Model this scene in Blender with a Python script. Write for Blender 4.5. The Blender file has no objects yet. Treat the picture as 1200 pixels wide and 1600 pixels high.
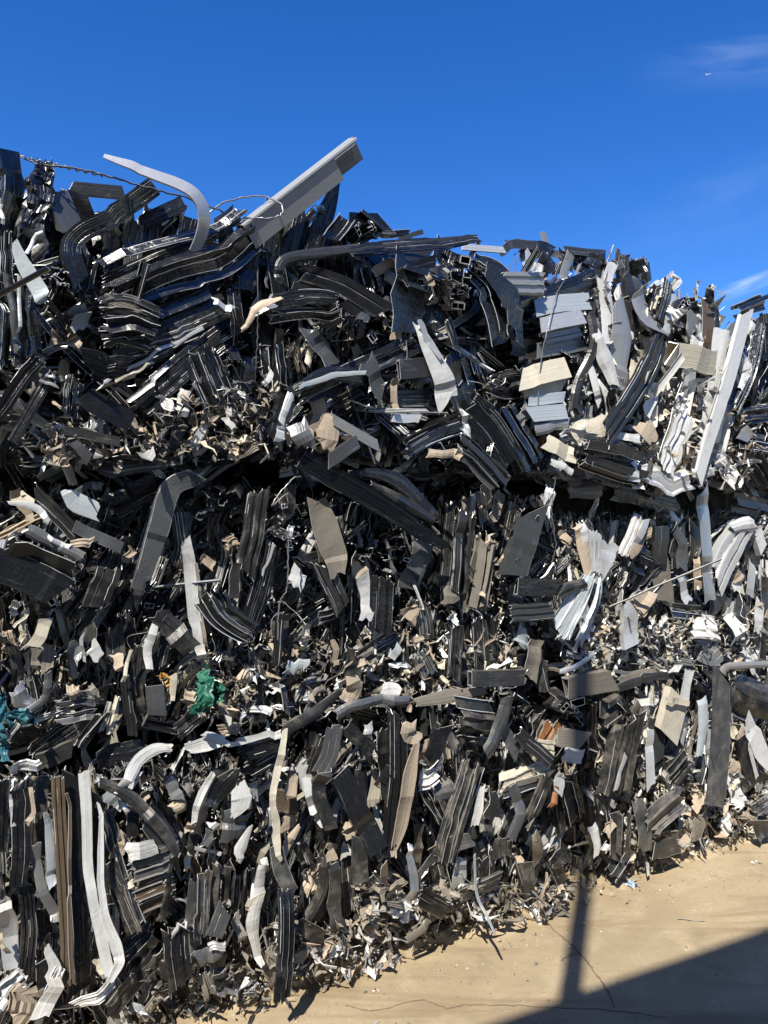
import bpy, math, random
import numpy as np
from mathutils import Vector, Matrix
R = math.radians
rng = np.random.default_rng(7)
random.seed(7)
scene = bpy.context.scene
C = scene.collection

# ------------------------------------------------------------------ camera, world, sun, exposure
F = 1155.0                                   # focal length in photo pixels (1200 x 1600)
cam_d = bpy.data.cameras.new('camera'); cam = bpy.data.objects.new('camera', cam_d); C.objects.link(cam)
cam.location = (0, 0, 1.6); cam.rotation_euler = (R(90), 0, 0)
cam_d.sensor_fit = 'VERTICAL'; cam_d.sensor_height = 36; cam_d.sensor_width = 27; cam_d.lens = 36 * F / 1600
cam_d.clip_start = 0.02; cam_d.clip_end = 30000
scene.camera = cam
scene.render.resolution_x = 768; scene.render.resolution_y = 1024
scene.view_settings.view_transform = 'Standard'; scene.view_settings.look = 'None'
scene.view_settings.exposure = 0.55; scene.view_settings.gamma = 1
SUN_EL = 50.0
LD = np.array((0.32, 0.947)); LD /= np.linalg.norm(LD)          # horizontal travel direction of the light
sd = Vector((-LD[0] * math.cos(R(SUN_EL)), -LD[1] * math.cos(R(SUN_EL)), math.sin(R(SUN_EL))))
sun_d = bpy.data.lights.new('sun', 'SUN'); sun = bpy.data.objects.new('sun', sun_d); C.objects.link(sun)
sun_d.energy = 5.0; sun_d.angle = R(0.5); sun_d.color = (1.0, 0.955, 0.86)
sun.rotation_euler = sd.to_track_quat('Z', 'Y').to_euler(); sun.location = (-3, -8, 12)

world = bpy.data.worlds.new('World'); scene.world = world; world.use_nodes = True
nt = world.node_tree; nt.nodes.clear()
wo = nt.nodes.new('ShaderNodeOutputWorld'); bg = nt.nodes.new('ShaderNodeBackground')
sky = nt.nodes.new('ShaderNodeTexSky'); sky.sky_type = 'NISHITA'; sky.sun_disc = False
sky.sun_elevation = R(SUN_EL); sky.sun_rotation = math.atan2(sd.x, sd.y)
sky.altitude = 600; sky.air_density = 1.0; sky.dust_density = 0.15; sky.ozone_density = 5.0
bg.inputs['Strength'].default_value = 0.134
tc = nt.nodes.new('ShaderNodeTexCoord')
def N(t, typ, **kw):
    n = t.nodes.new(typ)
    for k, v in kw.items():
        if k in n.inputs.keys() if isinstance(k, str) else False: n.inputs[k].default_value = v
        else: setattr(n, k, v)
    return n
def math_n(t, op, a, b=None, clamp=False):
    n = t.nodes.new('ShaderNodeMath'); n.operation = op; n.use_clamp = clamp
    for i, v in enumerate((a, b)):
        if v is None: continue
        if isinstance(v, (int, float)): n.inputs[i].default_value = v
        else: t.links.new(v, n.inputs[i])
    return n.outputs[0]
def vdot(t, sock, vec):
    n = t.nodes.new('ShaderNodeVectorMath'); n.operation = 'DOT_PRODUCT'
    t.links.new(sock, n.inputs[0]); n.inputs[1].default_value = vec
    return n.outputs['Value']
def pixdir(px, py):
    return Vector(((px - 600) / F, 1, (800 - py) / F)).normalized()
def ramp(t, sock, lo, hi):
    n = t.nodes.new('ShaderNodeMapRange'); n.interpolation_type = 'SMOOTHSTEP'
    n.inputs['From Min'].default_value = lo; n.inputs['From Max'].default_value = hi
    n.inputs['To Min'].default_value = 0; n.inputs['To Max'].default_value = 1
    t.links.new(sock, n.inputs['Value']); return n.outputs['Result']
def cirrus(p0, p1, width, amount, scale, lo, hi, stretch=6.0):
    """a streak of thin cloud along the great circle through two directions"""
    a, b = pixdir(*p0), pixdir(*p1)
    m = a.cross(b).normalized(); e = (b - a).normalized(); o = a.cross(m)
    dm = vdot(nt, tc.outputs['Generated'], m); de = vdot(nt, tc.outputs['Generated'], e)
    cxyz = nt.nodes.new('ShaderNodeCombineXYZ')
    nt.links.new(math_n(nt, 'MULTIPLY', de, scale), cxyz.inputs[0]); nt.links.new(math_n(nt, 'MULTIPLY', dm, scale * stretch), cxyz.inputs[1])
    no = nt.nodes.new('ShaderNodeTexNoise'); no.inputs['Scale'].default_value = 1; no.inputs['Detail'].default_value = 6
    no.inputs['Roughness'].default_value = 0.6; no.inputs['Distortion'].default_value = 0.6
    nt.links.new(cxyz.outputs[0], no.inputs['Vector'])
    wob = math_n(nt, 'MULTIPLY', math_n(nt, 'SUBTRACT', no.outputs['Fac'], 0.5), width * 1.2)
    dist = math_n(nt, 'ABSOLUTE', math_n(nt, 'ADD', dm, wob))
    band = math_n(nt, 'SUBTRACT', 1.0, ramp(nt, dist, 0.0, width))
    along = ramp(nt, de, lo, hi)
    v = math_n(nt, 'MULTIPLY', math_n(nt, 'MULTIPLY', band, along), ramp(nt, no.outputs['Fac'], 0.25, 0.75))
    return math_n(nt, 'MULTIPLY', v, amount)
def ecoord(p0, p1, p):
    a, b = pixdir(*p0), pixdir(*p1); return (b - a).normalized().dot(pixdir(*p))
s1 = ((1080, 482), (1210, 430)); s2 = ((1020, 112), (1210, 92)); s3 = ((1000, 375), (1210, 300))
c1 = cirrus(*s1, 0.011, 0.5, 14, ecoord(*s1, (1075, 484)), ecoord(*s1, (1190, 438)))
c2 = cirrus(*s2, 0.035, 0.11, 9, ecoord(*s2, (960, 115)), ecoord(*s2, (1190, 92)))
c3 = cirrus(*s3, 0.06, 0.05, 8, ecoord(*s3, (900, 400)), ecoord(*s3, (1200, 300)), 3.0)
cl = math_n(nt, 'ADD', math_n(nt, 'ADD', c1, c2), c3, clamp=True)
cmix = nt.nodes.new('ShaderNodeMix'); cmix.data_type = 'RGBA'
hs = nt.nodes.new('ShaderNodeHueSaturation'); hs.inputs['Saturation'].default_value = 1.30; hs.inputs['Hue'].default_value = 0.513
nt.links.new(sky.outputs[0], hs.inputs['Color'])
nt.links.new(cl, cmix.inputs['Factor']); nt.links.new(hs.outputs[0], cmix.inputs['A'])
cmix.inputs['B'].default_value = (5.4, 6.3, 7.6, 1)
nt.links.new(cmix.outputs['Result'], bg.inputs['Color']); nt.links.new(bg.outputs[0], wo.inputs['Surface'])

# ------------------------------------------------------------------ wall frame: s along the wall, h up, o out of the wall
U = np.array((0.878, 0.479, 0.0)); U /= np.linalg.norm(U)
NW = np.array((0.479, -0.878, 0.0)); NW /= np.linalg.norm(NW)
Zv = np.array((0, 0, 1.0))
DW = 2.34
def at(px, py, o=0.0):
    a = (px - 600) / F; b = (800 - py) / F
    t = (DW - o) / (-(NW[0] * a + NW[1]))
    return np.array((t * a, t, 1.6 + b * t))
def S(s, h, o=0.0):
    return -NW * DW + NW * o + U * s + Zv * h
def ground_at(px, py, z=0.0):
    t = (1.6 - z) * F / (py - 800); return np.array((t * (px - 600) / F, t, z))
def s_of(px): return float(np.dot(at(px, 800), U))

# ------------------------------------------------------------------ materials
MATS = {}
def new_mat(name):
    m = bpy.data.materials.new(name); m.use_nodes = True; t = m.node_tree
    b = t.nodes['Principled BSDF']; MATS[name] = m; return m, t, b
def mixc(t, fac, a, b, blend='MIX'):
    n = t.nodes.new('ShaderNodeMix'); n.data_type = 'RGBA'; n.blend_type = blend
    for k, v in (('Factor', fac), ('A', a), ('B', b)):
        if isinstance(v, (int, float)): n.inputs[k].default_value = v
        elif isinstance(v, tuple): n.inputs[k].default_value = (*v[:3], 1)
        else: t.links.new(v, n.inputs[k])
    return n.outputs['Result']
def noise(t, vec, scale, detail=4, rough=0.55, dist=0.0):
    n = t.nodes.new('ShaderNodeTexNoise'); n.inputs['Scale'].default_value = scale; n.inputs['Detail'].default_value = detail
    n.inputs['Roughness'].default_value = rough; n.inputs['Distortion'].default_value = dist
    t.links.new(vec, n.inputs['Vector']); return n.outputs['Fac']
def scrap_mat(name, col, rough=0.35, metal=0.0, scratch=0.35, dustk=1.0, bump=0.35, var=0.55, wear=(0.55, 0.55, 0.55), tint=0.0, spec=0.5):
    m, t, b = new_mat(name)
    at_ = t.nodes.new('ShaderNodeAttribute'); at_.attribute_name = 'pv'
    sx = t.nodes.new('ShaderNodeSeparateXYZ'); t.links.new(at_.outputs['Vector'], sx.inputs[0])
    rnd, dst, r2 = sx.outputs
    ul = t.nodes.new('ShaderNodeAttribute'); ul.attribute_name = 'uvl'
    # coordinates along and across the piece, shifted per piece
    off = t.nodes.new('ShaderNodeCombineXYZ')
    t.links.new(math_n(t, 'MULTIPLY', rnd, 37.0), off.inputs[0]); t.links.new(math_n(t, 'MULTIPLY', r2, 53.0), off.inputs[1]); t.links.new(math_n(t, 'MULTIPLY', rnd, 11.0), off.inputs[2])
    va = t.nodes.new('ShaderNodeVectorMath'); va.operation = 'ADD'; t.links.new(ul.outputs['Vector'], va.inputs[0]); t.links.new(off.outputs[0], va.inputs[1])
    mp = t.nodes.new('ShaderNodeMapping'); mp.inputs['Scale'].default_value = (4, 90, 1); t.links.new(va.outputs[0], mp.inputs['Vector'])
    oc = t.nodes.new('ShaderNodeNewGeometry'); pos = oc.outputs['Position']
    streak = noise(t, mp.outputs[0], 1.0, 5, 0.7, 0.4)
    blot = noise(t, va.outputs[0], 14.0, 6, 0.65, 0.5)
    fine = noise(t, pos, 120.0, 3, 0.6)
    big = noise(t, pos, 18.0, 4, 0.6, 0.3)
    base = mixc(t, math_n(t, 'MULTIPLY', rnd, 1.0), tuple(c * (1 - var) for c in col), tuple(min(1, c * (1 + var)) for c in col))
    if tint: base = mixc(t, math_n(t, 'MULTIPLY', r2, tint), base, (col[0] * 1.5 + .01, col[1] * 1.05 + 0.003, col[2] * .62))
    # worn-through streaks
    sc = ramp(t, math_n(t, 'ADD', math_n(t, 'MULTIPLY', streak, 0.75), math_n(t, 'MULTIPLY', blot, 0.35)), 0.62, 0.76)
    c1 = mixc(t, math_n(t, 'MULTIPLY', sc, scratch), base, wear)
    # dust: blotches, stronger on upward faces and on dirtier pieces
    nz = t.nodes.new('ShaderNodeSeparateXYZ'); t.links.new(oc.outputs['Normal'], nz.inputs[0])
    up = math_n(t, 'MULTIPLY', math_n(t, 'MAXIMUM', nz.outputs[2], 0.0), 0.14)
    dv = math_n(t, 'ADD', math_n(t, 'ADD', math_n(t, 'MULTIPLY', big, 0.5), math_n(t, 'MULTIPLY', blot, 0.5)), math_n(t, 'ADD', math_n(t, 'MULTIPLY', dst, 0.24), up))
    dm = math_n(t, 'MULTIPLY', ramp(t, dv, 0.62, 0.90), 0.8 * dustk)
    dustc = mixc(t, fine, (0.17, 0.145, 0.115), (0.38, 0.325, 0.255))
    c2 = mixc(t, dm, c1, dustc)
    t.links.new(c2, b.inputs['Base Color'])
    ro = math_n(t, 'ADD', math_n(t, 'MULTIPLY', blot, 0.35), rough - 0.14)
    ro = math_n(t, 'ADD', ro, math_n(t, 'MULTIPLY', dm, 0.4), clamp=True)
    t.links.new(ro, b.inputs['Roughness'])
    mt = math_n(t, 'MULTIPLY', math_n(t, 'SUBTRACT', 1.0, dm), metal)
    t.links.new(mt, b.inputs['Metallic']); b.inputs['Specular IOR Level'].default_value = spec
    bp = t.nodes.new('ShaderNodeBump'); bp.inputs['Strength'].default_value = bump; bp.inputs['Distance'].default_value = 0.004
    ridge = math_n(t, 'ABSOLUTE', math_n(t, 'SUBTRACT', noise(t, va.outputs[0], 22.0, 3, 0.5, 0.8), 0.5))
    mp2 = t.nodes.new('ShaderNodeMapping'); mp2.inputs['Scale'].default_value = (0.6, 170, 1); t.links.new(va.outputs[0], mp2.inputs['Vector'])
    lines = ramp(t, noise(t, mp2.outputs[0], 1.0, 1, 0.5), 0.42, 0.50)      # drawn ribs running along the extrusion
    hh = math_n(t, 'ADD', math_n(t, 'ADD', math_n(t, 'MULTIPLY', ridge, -1.6), math_n(t, 'MULTIPLY', big, 1.0)), math_n(t, 'ADD', math_n(t, 'MULTIPLY', lines, 0.30), math_n(t, 'MULTIPLY', fine, 0.15)))
    t.links.new(hh, bp.inputs['Height']); t.links.new(bp.outputs[0], b.inputs['Normal'])
    return m
scrap_mat('K', (0.0095, 0.010, 0.011), 0.22, 0.0, 0.42, 0.25, spec=.9, wear=(0.34, 0.35, 0.37), bump=.6)
scrap_mat('k', (0.020, 0.0198, 0.0192), 0.29, 0.0, 0.50, 0.6, spec=.65, wear=(0.32, 0.30, 0.27))
scrap_mat('G', (0.105, 0.108, 0.11), 0.32, 0.45, 0.35, 0.75, wear=(0.4, 0.4, 0.4))
scrap_mat('g', (0.30, 0.30, 0.29), 0.36, 0.5, 0.30, 0.8, var=0.35, wear=(.6, .6, .58))
scrap_mat('S', (0.62, 0.62, 0.61), 0.33, 0.45, 0.5, 0.85, var=0.2, wear=(0.25, 0.25, 0.25))
scrap_mat('W', (0.68, 0.67, 0.635), 0.36, 0.1, 0.55, 1.0, var=0.12, wear=(0.3, 0.29, 0.27))
scrap_mat('L', (0.53, 0.565, 0.57), 0.34, 0.3, 0.3, 0.6, var=0.15, wear=(0.75, 0.75, 0.75))
scrap_mat('N', (0.62, 0.62, 0.62), 0.34, 0.85, 0.2, 0.7, var=0.2, bump=0.5)
scrap_mat('B', (0.085, 0.062, 0.04), 0.48, 0.0, 0.35, 0.9, var=0.4, wear=(0.3, 0.25, 0.18))
scrap_mat('Y', (0.60, 0.54, 0.42), 0.48, 0.0, 0.25, 0.7, var=0.15, wear=(0.25, 0.22, 0.18))
scrap_mat('T', (0.44, 0.355, 0.265), 0.72, 0.0, 0.15, 0.8, var=0.28, bump=0.5, wear=(0.7, 0.62, 0.5), spec=0.2)
scrap_mat('D', (0.21, 0.185, 0.15), 0.62, 0.0, 0.4, 1.2, var=0.3, wear=(0.1, 0.09, 0.08), spec=0.3)
scrap_mat('O', (0.26, 0.10, 0.03), 0.55, 0.0, 0.3, 0.5, var=0.3)
scrap_mat('edge', (0.74, 0.73, 0.70), 0.34, 0.5, 0.4, 0.8, var=0.25, bump=0.2, wear=(0.16, 0.15, 0.14))
scrap_mat('green', (0.02, 0.14, 0.085), 0.4, 0.0, 0.2, 0.25, var=0.3, wear=(0.1, 0.5, 0.35))
scrap_mat('teal', (0.03, 0.13, 0.16), 0.4, 0.0, 0.2, 0.3, var=0.3, wear=(0.15, 0.5, 0.55))
scrap_mat('blue', (0.42, 0.56, 0.74), 0.5, 0.0, 0.2, 0.1, var=0.2, wear=(0.8, 0.85, 0.9))
scrap_mat('orange', (0.55, 0.28, 0.06), 0.5, 0.0, 0.1, 0.2, var=0.2)
scrap_mat('beam', (0.34, 0.335, 0.315), 0.4, 0.1, 0.10, 0.12, var=0.02, bump=0.06)
scrap_mat('wire', (0.30, 0.29, 0.28), 0.35, 0.7, 0.2, 0.6, var=0.2)
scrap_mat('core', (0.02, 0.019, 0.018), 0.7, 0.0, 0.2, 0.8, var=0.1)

# ------------------------------------------------------------------ mesh accumulator
_fc = {}
def gridfaces(n, m):
    k = (n, m)
    if k not in _fc:
        i, j = np.meshgrid(np.arange(n - 1), np.arange(m - 1), indexing='ij')
        a = (i * m + j).ravel(); _fc[k] = np.stack([a, a + m, a + m + 1, a + 1], 1)
    return _fc[k]
class Acc:
    def __init__(s): s.v = []; s.f = []; s.uv = []; s.m = []; s.pv = []; s.sm = []; s.n = 0; s.names = []
    def midx(s, name):
        if name not in s.names: s.names.append(name)
        return s.names.index(name)
    def patch(s, V, uv, mat, pv, smooth=True):
        n, m = V.shape[:2]; f = gridfaces(n, m) + s.n
        s.v.append(V.reshape(-1, 3)); s.uv.append(uv.reshape(-1, 2)); s.f.append(f); s.n += n * m
        q = len(f); s.m.append(np.full(q, s.midx(mat))); s.pv.append(np.tile(pv, (q, 1))); s.sm.append(np.full(q, smooth))
    def build(s, name, parent=None, origin=None):
        V = np.concatenate(s.v); Fq = np.concatenate(s.f); UV = np.concatenate(s.uv)
        org = np.zeros(3) if origin is None else np.array(origin, float)
        V = V - org
        me = bpy.data.meshes.new(name); nv = len(V); nf = len(Fq)
        me.vertices.add(nv); me.vertices.foreach_set('co', V.astype(np.float32).ravel())
        me.loops.add(nf * 4); me.loops.foreach_set('vertex_index', Fq.astype(np.int32).ravel())
        me.polygons.add(nf); me.polygons.foreach_set('loop_start', np.arange(0, nf * 4, 4, dtype=np.int32))
        me.polygons.foreach_set('material_index', np.concatenate(s.m).astype(np.int32))
        me.polygons.foreach_set('use_smooth', np.concatenate(s.sm).astype(bool))
        me.update(calc_edges=True)
        a = me.attributes.new('pv', 'FLOAT_VECTOR', 'FACE'); a.data.foreach_set('vector', np.concatenate(s.pv).astype(np.float32).ravel())
        u3 = np.zeros((nv, 3), np.float32); u3[:, :2] = UV
        a = me.attributes.new('uvl', 'FLOAT_VECTOR', 'POINT'); a.data.foreach_set('vector', u3.ravel())
        for nme in s.names: me.materials.append(MATS[nme])
        o = bpy.data.objects.new(name, me); C.objects.link(o); o.location = org
        if parent is not None:
            o.parent = parent; o.location = org - np.array(parent.location)
        return o

# ------------------------------------------------------------------ cross-sections: (u, v) in half widths; v > 0 faces out of the wall
CS = {
 'flat': (np.array([(-1, 0), (-.5, 0.03), (0, .04), (.5, 0.03), (1, 0)], float), False, True),
 'wide': (np.stack([np.linspace(-1, 1, 10), np.tile([0, .16], 5)], 1), False, True),
 'fin': (np.array([(-1, -.35), (-1, 0), (-.7, 0), (-.7, -.26), (-.55, -.26), (-.55, .02), (-.15, .02), (-.15, -.24), (0, -.24), (0, 0), (.35, 0), (.35, -.28), (.5, -.28), (.5, .03), (.85, .03), (1, -.1), (1, -.4)], float), False, False),
 'slot': (np.array([(-1, -.6), (-1, 0), (-.35, 0), (-.35, -.5), (-.2, -.5), (-.2, 0), (.5, 0), (.5, -.5), (.62, -.5), (.62, 0), (1, 0), (1, -.6)], float), False, False),
 'thin': (np.array([(-1, 0), (0, .03), (1, 0)], float), False, True),
 'bow': (np.array([(-1, -.22), (-.6, -.04), (0, .05), (.6, -.04), (1, -.22)], float), False, True),
 'chan': (np.array([(-1, -.55), (-1, 0), (1, 0), (1, -.55)], float), False, False),
 'chanf': (np.array([(-1, .5), (-1, 0), (1, 0), (1, .5)], float), False, False),
 'ang': (np.array([(-1, 0), (1, 0), (1, -.9)], float), False, False),
 'rib': (np.array([(-1, -.45), (-1, 0), (-.62, 0), (-.62, -.16), (-.3, -.16), (-.3, .05), (.12, .05), (.12, -.14), (.45, -.14), (.45, 0), (.8, 0), (1, -.1), (1, -.45)], float), False, False),
 'rib2': (np.array([(-1, -.3), (-1, 0), (-.5, 0), (-.45, -.1), (-.4, 0), (.3, 0), (.35, -.12), (.42, 0), (1, 0), (1, -.3)], float), False, False),
 'box': (np.array([(-1, .45), (1, .45), (1, -.45), (-1, -.45)], float), True, False),
 'tee': (np.array([(-1, -.2), (-1, .25), (-.5, .25), (-.5, -.15), (.1, -.15), (.1, .6), (.1, .61), (.35, .61), (.35, -.15), (1, -.15), (1, .35)], float), False, False),
 'hook': (np.array([(-.6, .5), (-1, .5), (-1, -.5), (.4, -.5), (.4, .1), (1, .1), (1, .5), (.75, .5)], float), False, False),
}
def catmull(P, n):
    P = np.asarray(P, float)
    if len(P) == 2: 
        t = np.linspace(0, 1, n)[:, None]; return P[0] * (1 - t) + P[1] * t
    Q = np.vstack([2 * P[0] - P[1], P, 2 * P[-1] - P[-2]])
    seg = len(P) - 1; out = []
    for x in np.linspace(0, seg - 1e-6, n):
        i = int(x); f = x - i; p0, p1, p2, p3 = Q[i:i + 4]
        out.append(.5 * ((2 * p1) + (-p0 + p2) * f + (2 * p0 - 5 * p1 + 4 * p2 - p3) * f * f + (-p0 + 3 * p1 - 3 * p2 + p3) * f ** 3))
    return np.array(out)
def nrm(a): return a / (np.linalg.norm(a, axis=-1, keepdims=True) + 1e-12)
def sweep(acc, path, side, hw, kind='flat', th=0.0026, mat='K', emat='edge', cmat=None, roll=0.0, twist=0.0, crumple=0.004,
          rag=0.0, dust=None, out=NW, wl=0.09, vs=1.0, facet=False):
    path = np.asarray(path, float); n = len(path)
    hw = np.broadcast_to(np.asarray(hw, float), (n,))
    cs, closed, smooth = CS[kind]; m = len(cs)
    T = nrm(np.gradient(path, axis=0)); Sd = np.broadcast_to(side, (n, 3)).astype(float)
    Sd = nrm(Sd - T * np.sum(Sd * T, 1, keepdims=True)); Nn = np.cross(T, Sd)
    sg = np.sign(np.dot(Nn[0], out)) or 1; Nn = Nn * sg
    rl = roll + np.linspace(0, twist, n); c, sn = np.cos(rl)[:, None], np.sin(rl)[:, None]
    Sd, Nn = Sd * c + Nn * sn, Nn * c - Sd * sn
    u = cs[:, 0]; v = cs[:, 1] * vs
    if kind == 'wide': v = np.cumsum(rng.normal(size=m)) * .09 + rng.normal(size=m) * .10; v -= v.mean()
    if crumple > 0 and n > 4:
        nk = int(min(6, 2 + n // 6)); kx = np.concatenate([[0], np.sort(rng.random(nk)) * (n - 1), [n - 1]])
        ks = np.concatenate([[0], rng.normal(size=nk), [0]]) * crumple * 1.1; kn = np.concatenate([[0], rng.normal(size=nk), [0]]) * crumple * 1.8
        xx = np.arange(n); path = path + Sd * np.interp(xx, kx, ks)[:, None] + Nn * np.interp(xx, kx, kn)[:, None]
    if smooth and kind != 'wide' and crumple > .0025: v = v + rng.normal() * .16 * (1 - u ** 2)
    # inner offset
    d = np.gradient(np.stack([u, v], 1), axis=0) if not closed else None
    if closed: inn = np.stack([u, v], 1) * (1 - np.minimum(0.4, 2 * th / max(hw.mean(), 1e-4)) * np.array([1, 1.6]))
    P = path[:, None] + hw[:, None, None] * (u[None, :, None] * Sd[:, None] + v[None, :, None] * Nn[:, None])
    if closed: Q = path[:, None] + hw[:, None, None] * (inn[:, 0][None, :, None] * Sd[:, None] + inn[:, 1][None, :, None] * Nn[:, None])
    else:
        un = nrm(np.stack([-d[:, 1], d[:, 0]], 1)); un = un * np.where(un[:, 1:2] > 1e-3, -1, 1)
        if not smooth:  # consistent side: recompute from first segment
            un = nrm(np.stack([d[:, 1], -d[:, 0]], 1))
        Q = P + th * (un[:, 0][None, :, None] * Sd[:, None] + un[:, 1][None, :, None] * Nn[:, None])
    if rag > 0:
        r = (rng.random((2, m)) - .5) * 2 * rag + u[None, :] * np.clip(rng.normal(size=(2, 1)) * .45, -.8, .8) * np.array([[hw[0]], [hw[-1]]]) * (1.0 if rag > .001 else 0)
        e = T[0] * r[0][:, None]; P[0] += e; Q[0] += e; e = T[-1] * r[1][:, None]; P[-1] += e; Q[-1] += e
    if crumple > 0:
        D = np.zeros_like(P)
        for k in range(3):
            kv = rng.normal(size=3); kv *= 2 * math.pi / (wl * (0.5 + rng.random() * 1.3)) / np.linalg.norm(kv)
            dr = rng.normal(size=3); dr /= np.linalg.norm(dr)
            x = P @ kv + rng.random() * 6.28
            # triangle-like waves give creases instead of soft swells
            D += dr * (np.arcsin(np.sin(x)) * 0.64)[..., None] * crumple * (1.0 if kind == 'wide' else .22)
        P = P + D; Q = Q + D
    L = np.concatenate([[0], np.cumsum(np.linalg.norm(np.diff(path, axis=0), axis=1))])
    cu = np.concatenate([[0], np.cumsum(np.linalg.norm(np.diff(cs, axis=0), axis=1))]) * hw.mean()
    UV = np.stack(np.broadcast_arrays(L[:, None], cu[None, :]), -1)
    pv = np.array([rng.random(), rng.random() if dust is None else dust, rng.random()])
    cmat = cmat or emat
    if closed:
        P = np.concatenate([P, P[:, :1]], 1); Q = np.concatenate([Q, Q[:, :1]], 1); UV = np.concatenate([UV, UV[:, :1] + 0.05], 1); m += 1
    if smooth: acc.patch(P, UV, mat, pv, not facet); acc.patch(Q[:, ::-1], UV, mat, pv, not facet)
    else:
        for j in range(m - 1):
            acc.patch(P[:, j:j + 2], UV[:, j:j + 2], mat, pv, not facet); acc.patch(Q[:, j:j + 2][:, ::-1], UV[:, j:j + 2], mat, pv, not facet)
    if not smooth and mat in 'KkGB' and emat == 'edge' and not closed:      # pale corner strips: worn paint, and sun highlights set in as colour
        for j in range(1, m - 1):
            if rng.random() < .45:
                a_ = rng.integers(0, max(1, n // 2)); b_ = min(n, a_ + 3 + rng.integers(0, n))
                p0, p1, p2 = P[a_:b_, j - 1], P[a_:b_, j], P[a_:b_, j + 1]
                if len(p1) < 2: continue
                d0 = nrm(p0 - p1); d1 = nrm(p2 - p1); ww = .0009 * (.4 + rng.random((len(p1), 1)))
                o_ = -nrm(d0 + d1) * .0004
                acc.patch(np.stack([p1 + d0 * ww + o_, p1 + o_ * 1.6, p1 + d1 * ww + o_], 1), np.repeat(UV[a_:b_, j:j + 1], 3, 1), 'edge', pv, True)
    if not closed:
        for j in (0, m - 1):
            acc.patch(np.stack([P[:, j], Q[:, j]], 1), UV[:, [j, j]], emat, pv, False)
    for i in (0, n - 1):
        acc.patch(np.stack([P[i], Q[i]], 1), np.stack([UV[i], UV[i]], 1), cmat, pv, False)
def bundle(acc, path, side, hw, k, mat, mats=None, **kw):
    """k nested profiles pressed flat against each other"""
    path = np.asarray(path, float); n = len(path)
    T = nrm(np.gradient(path, axis=0)); Sd = nrm(np.broadcast_to(side, (n, 3)) - T * np.sum(np.broadcast_to(side, (n, 3)) * T, 1, keepdims=True))
    Nn = np.cross(T, Sd); Nn *= np.sign(np.dot(Nn[0], NW)) or 1
    hw = np.broadcast_to(np.asarray(hw, float), (n,))
    for i in range(k):
        f = (2 * (i + .5) / k - 1) + rng.normal() * .05
        o = rng.normal() * float(hw.mean()) * .16 - abs(f) * float(hw.mean()) * .25
        fan = rng.normal() * .05
        pp = path + Sd * (hw * f)[:, None] + Nn * o + Sd * (np.linspace(-1, 1, n) * fan * hw.mean())[:, None]
        a = rng.integers(0, 2) if n > 6 else 0; b = n - (rng.integers(0, 2) if n > 6 else 0)
        kk = dict(kw); kk['roll'] = kw.get('roll', 0) + rng.normal() * .45
        m_ = mat if mats is None or rng.random() > .3 else mats[rng.integers(len(mats))]
        sweep(acc, pp[a:b], Sd[a:b], hw[a:b] / k * (0.95 + rng.random() * .4), kind=['chan', 'slot', 'rib2', 'ang', 'fin', 'chanf'][rng.integers(6)], mat=m_, **kk)
def tube(acc, path, r, mat='wire', k=6, dust=.3):
    path = np.asarray(path, float); T = nrm(np.gradient(path, axis=0))
    ref = np.array((0, 0, 1.)) if abs(T[:, 2]).mean() < .8 else np.array((1., 0, 0))
    A = nrm(np.cross(T, ref)); B = np.cross(T, A); th = np.linspace(0, 2 * math.pi, k + 1)
    P = path[:, None] + r * (np.cos(th)[None, :, None] * A[:, None] + np.sin(th)[None, :, None] * B[:, None])
    L = np.concatenate([[0], np.cumsum(np.linalg.norm(np.diff(path, axis=0), axis=1))])
    UV = np.stack(np.broadcast_arrays(L[:, None], th[None] * r), -1)
    acc.patch(P, UV, mat, np.array([rng.random(), dust, rng.random()]))
def flake(acc, c, r, mat, emat='edge', crumple=0.35, axis=None, dust=None, aspect=None):
    """torn, creased shred with an uneven outline"""
    d = rng.normal(size=3) if axis is None else axis + rng.normal(size=3) * .35; d /= np.linalg.norm(d)
    sd_ = np.cross(d, rng.normal(size=3)); n = 6; asp = aspect or 1.3 + 3.6 * rng.random() ** 1.7
    k = (1.6 / asp) ** .6
    x = np.linspace(-1, 1, n); path = c + x[:, None] * d * r * asp
    bd = nrm(np.cross(d, sd_)[None])[0]
    path = path + (x ** 2)[:, None] * bd * rng.normal() * r * .6 * asp / 1.6 + np.maximum(0, x - rng.uniform(-.6, .6))[:, None] * bd * rng.normal() * r
    hw = r * k * (0.35 + rng.random(n) * .6) * np.array([rng.uniform(.2, 1), 1, 1, 1, 1, rng.uniform(.1, 1)])
    sweep(acc, path, sd_, hw, 'thin' if r < .012 else 'wide', th=0.0011, mat=mat, emat=emat, crumple=r * crumple, rag=r * .25, dust=dust, wl=r * 2.6, facet=True, twist=rng.normal() * .8)

def empty(name, loc, label, cat, group=None):
    o = bpy.data.objects.new(name, None); C.objects.link(o); o.location = loc; o.empty_display_size = .1
    o['label'] = label; o['category'] = cat
    if group: o['group'] = group
    return o
def tagt(o, label, cat, group=None):
    o['label'] = label; o['category'] = cat
    if group: o['group'] = group
    return o
def kindt(o, k): o['kind'] = k; return o

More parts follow.
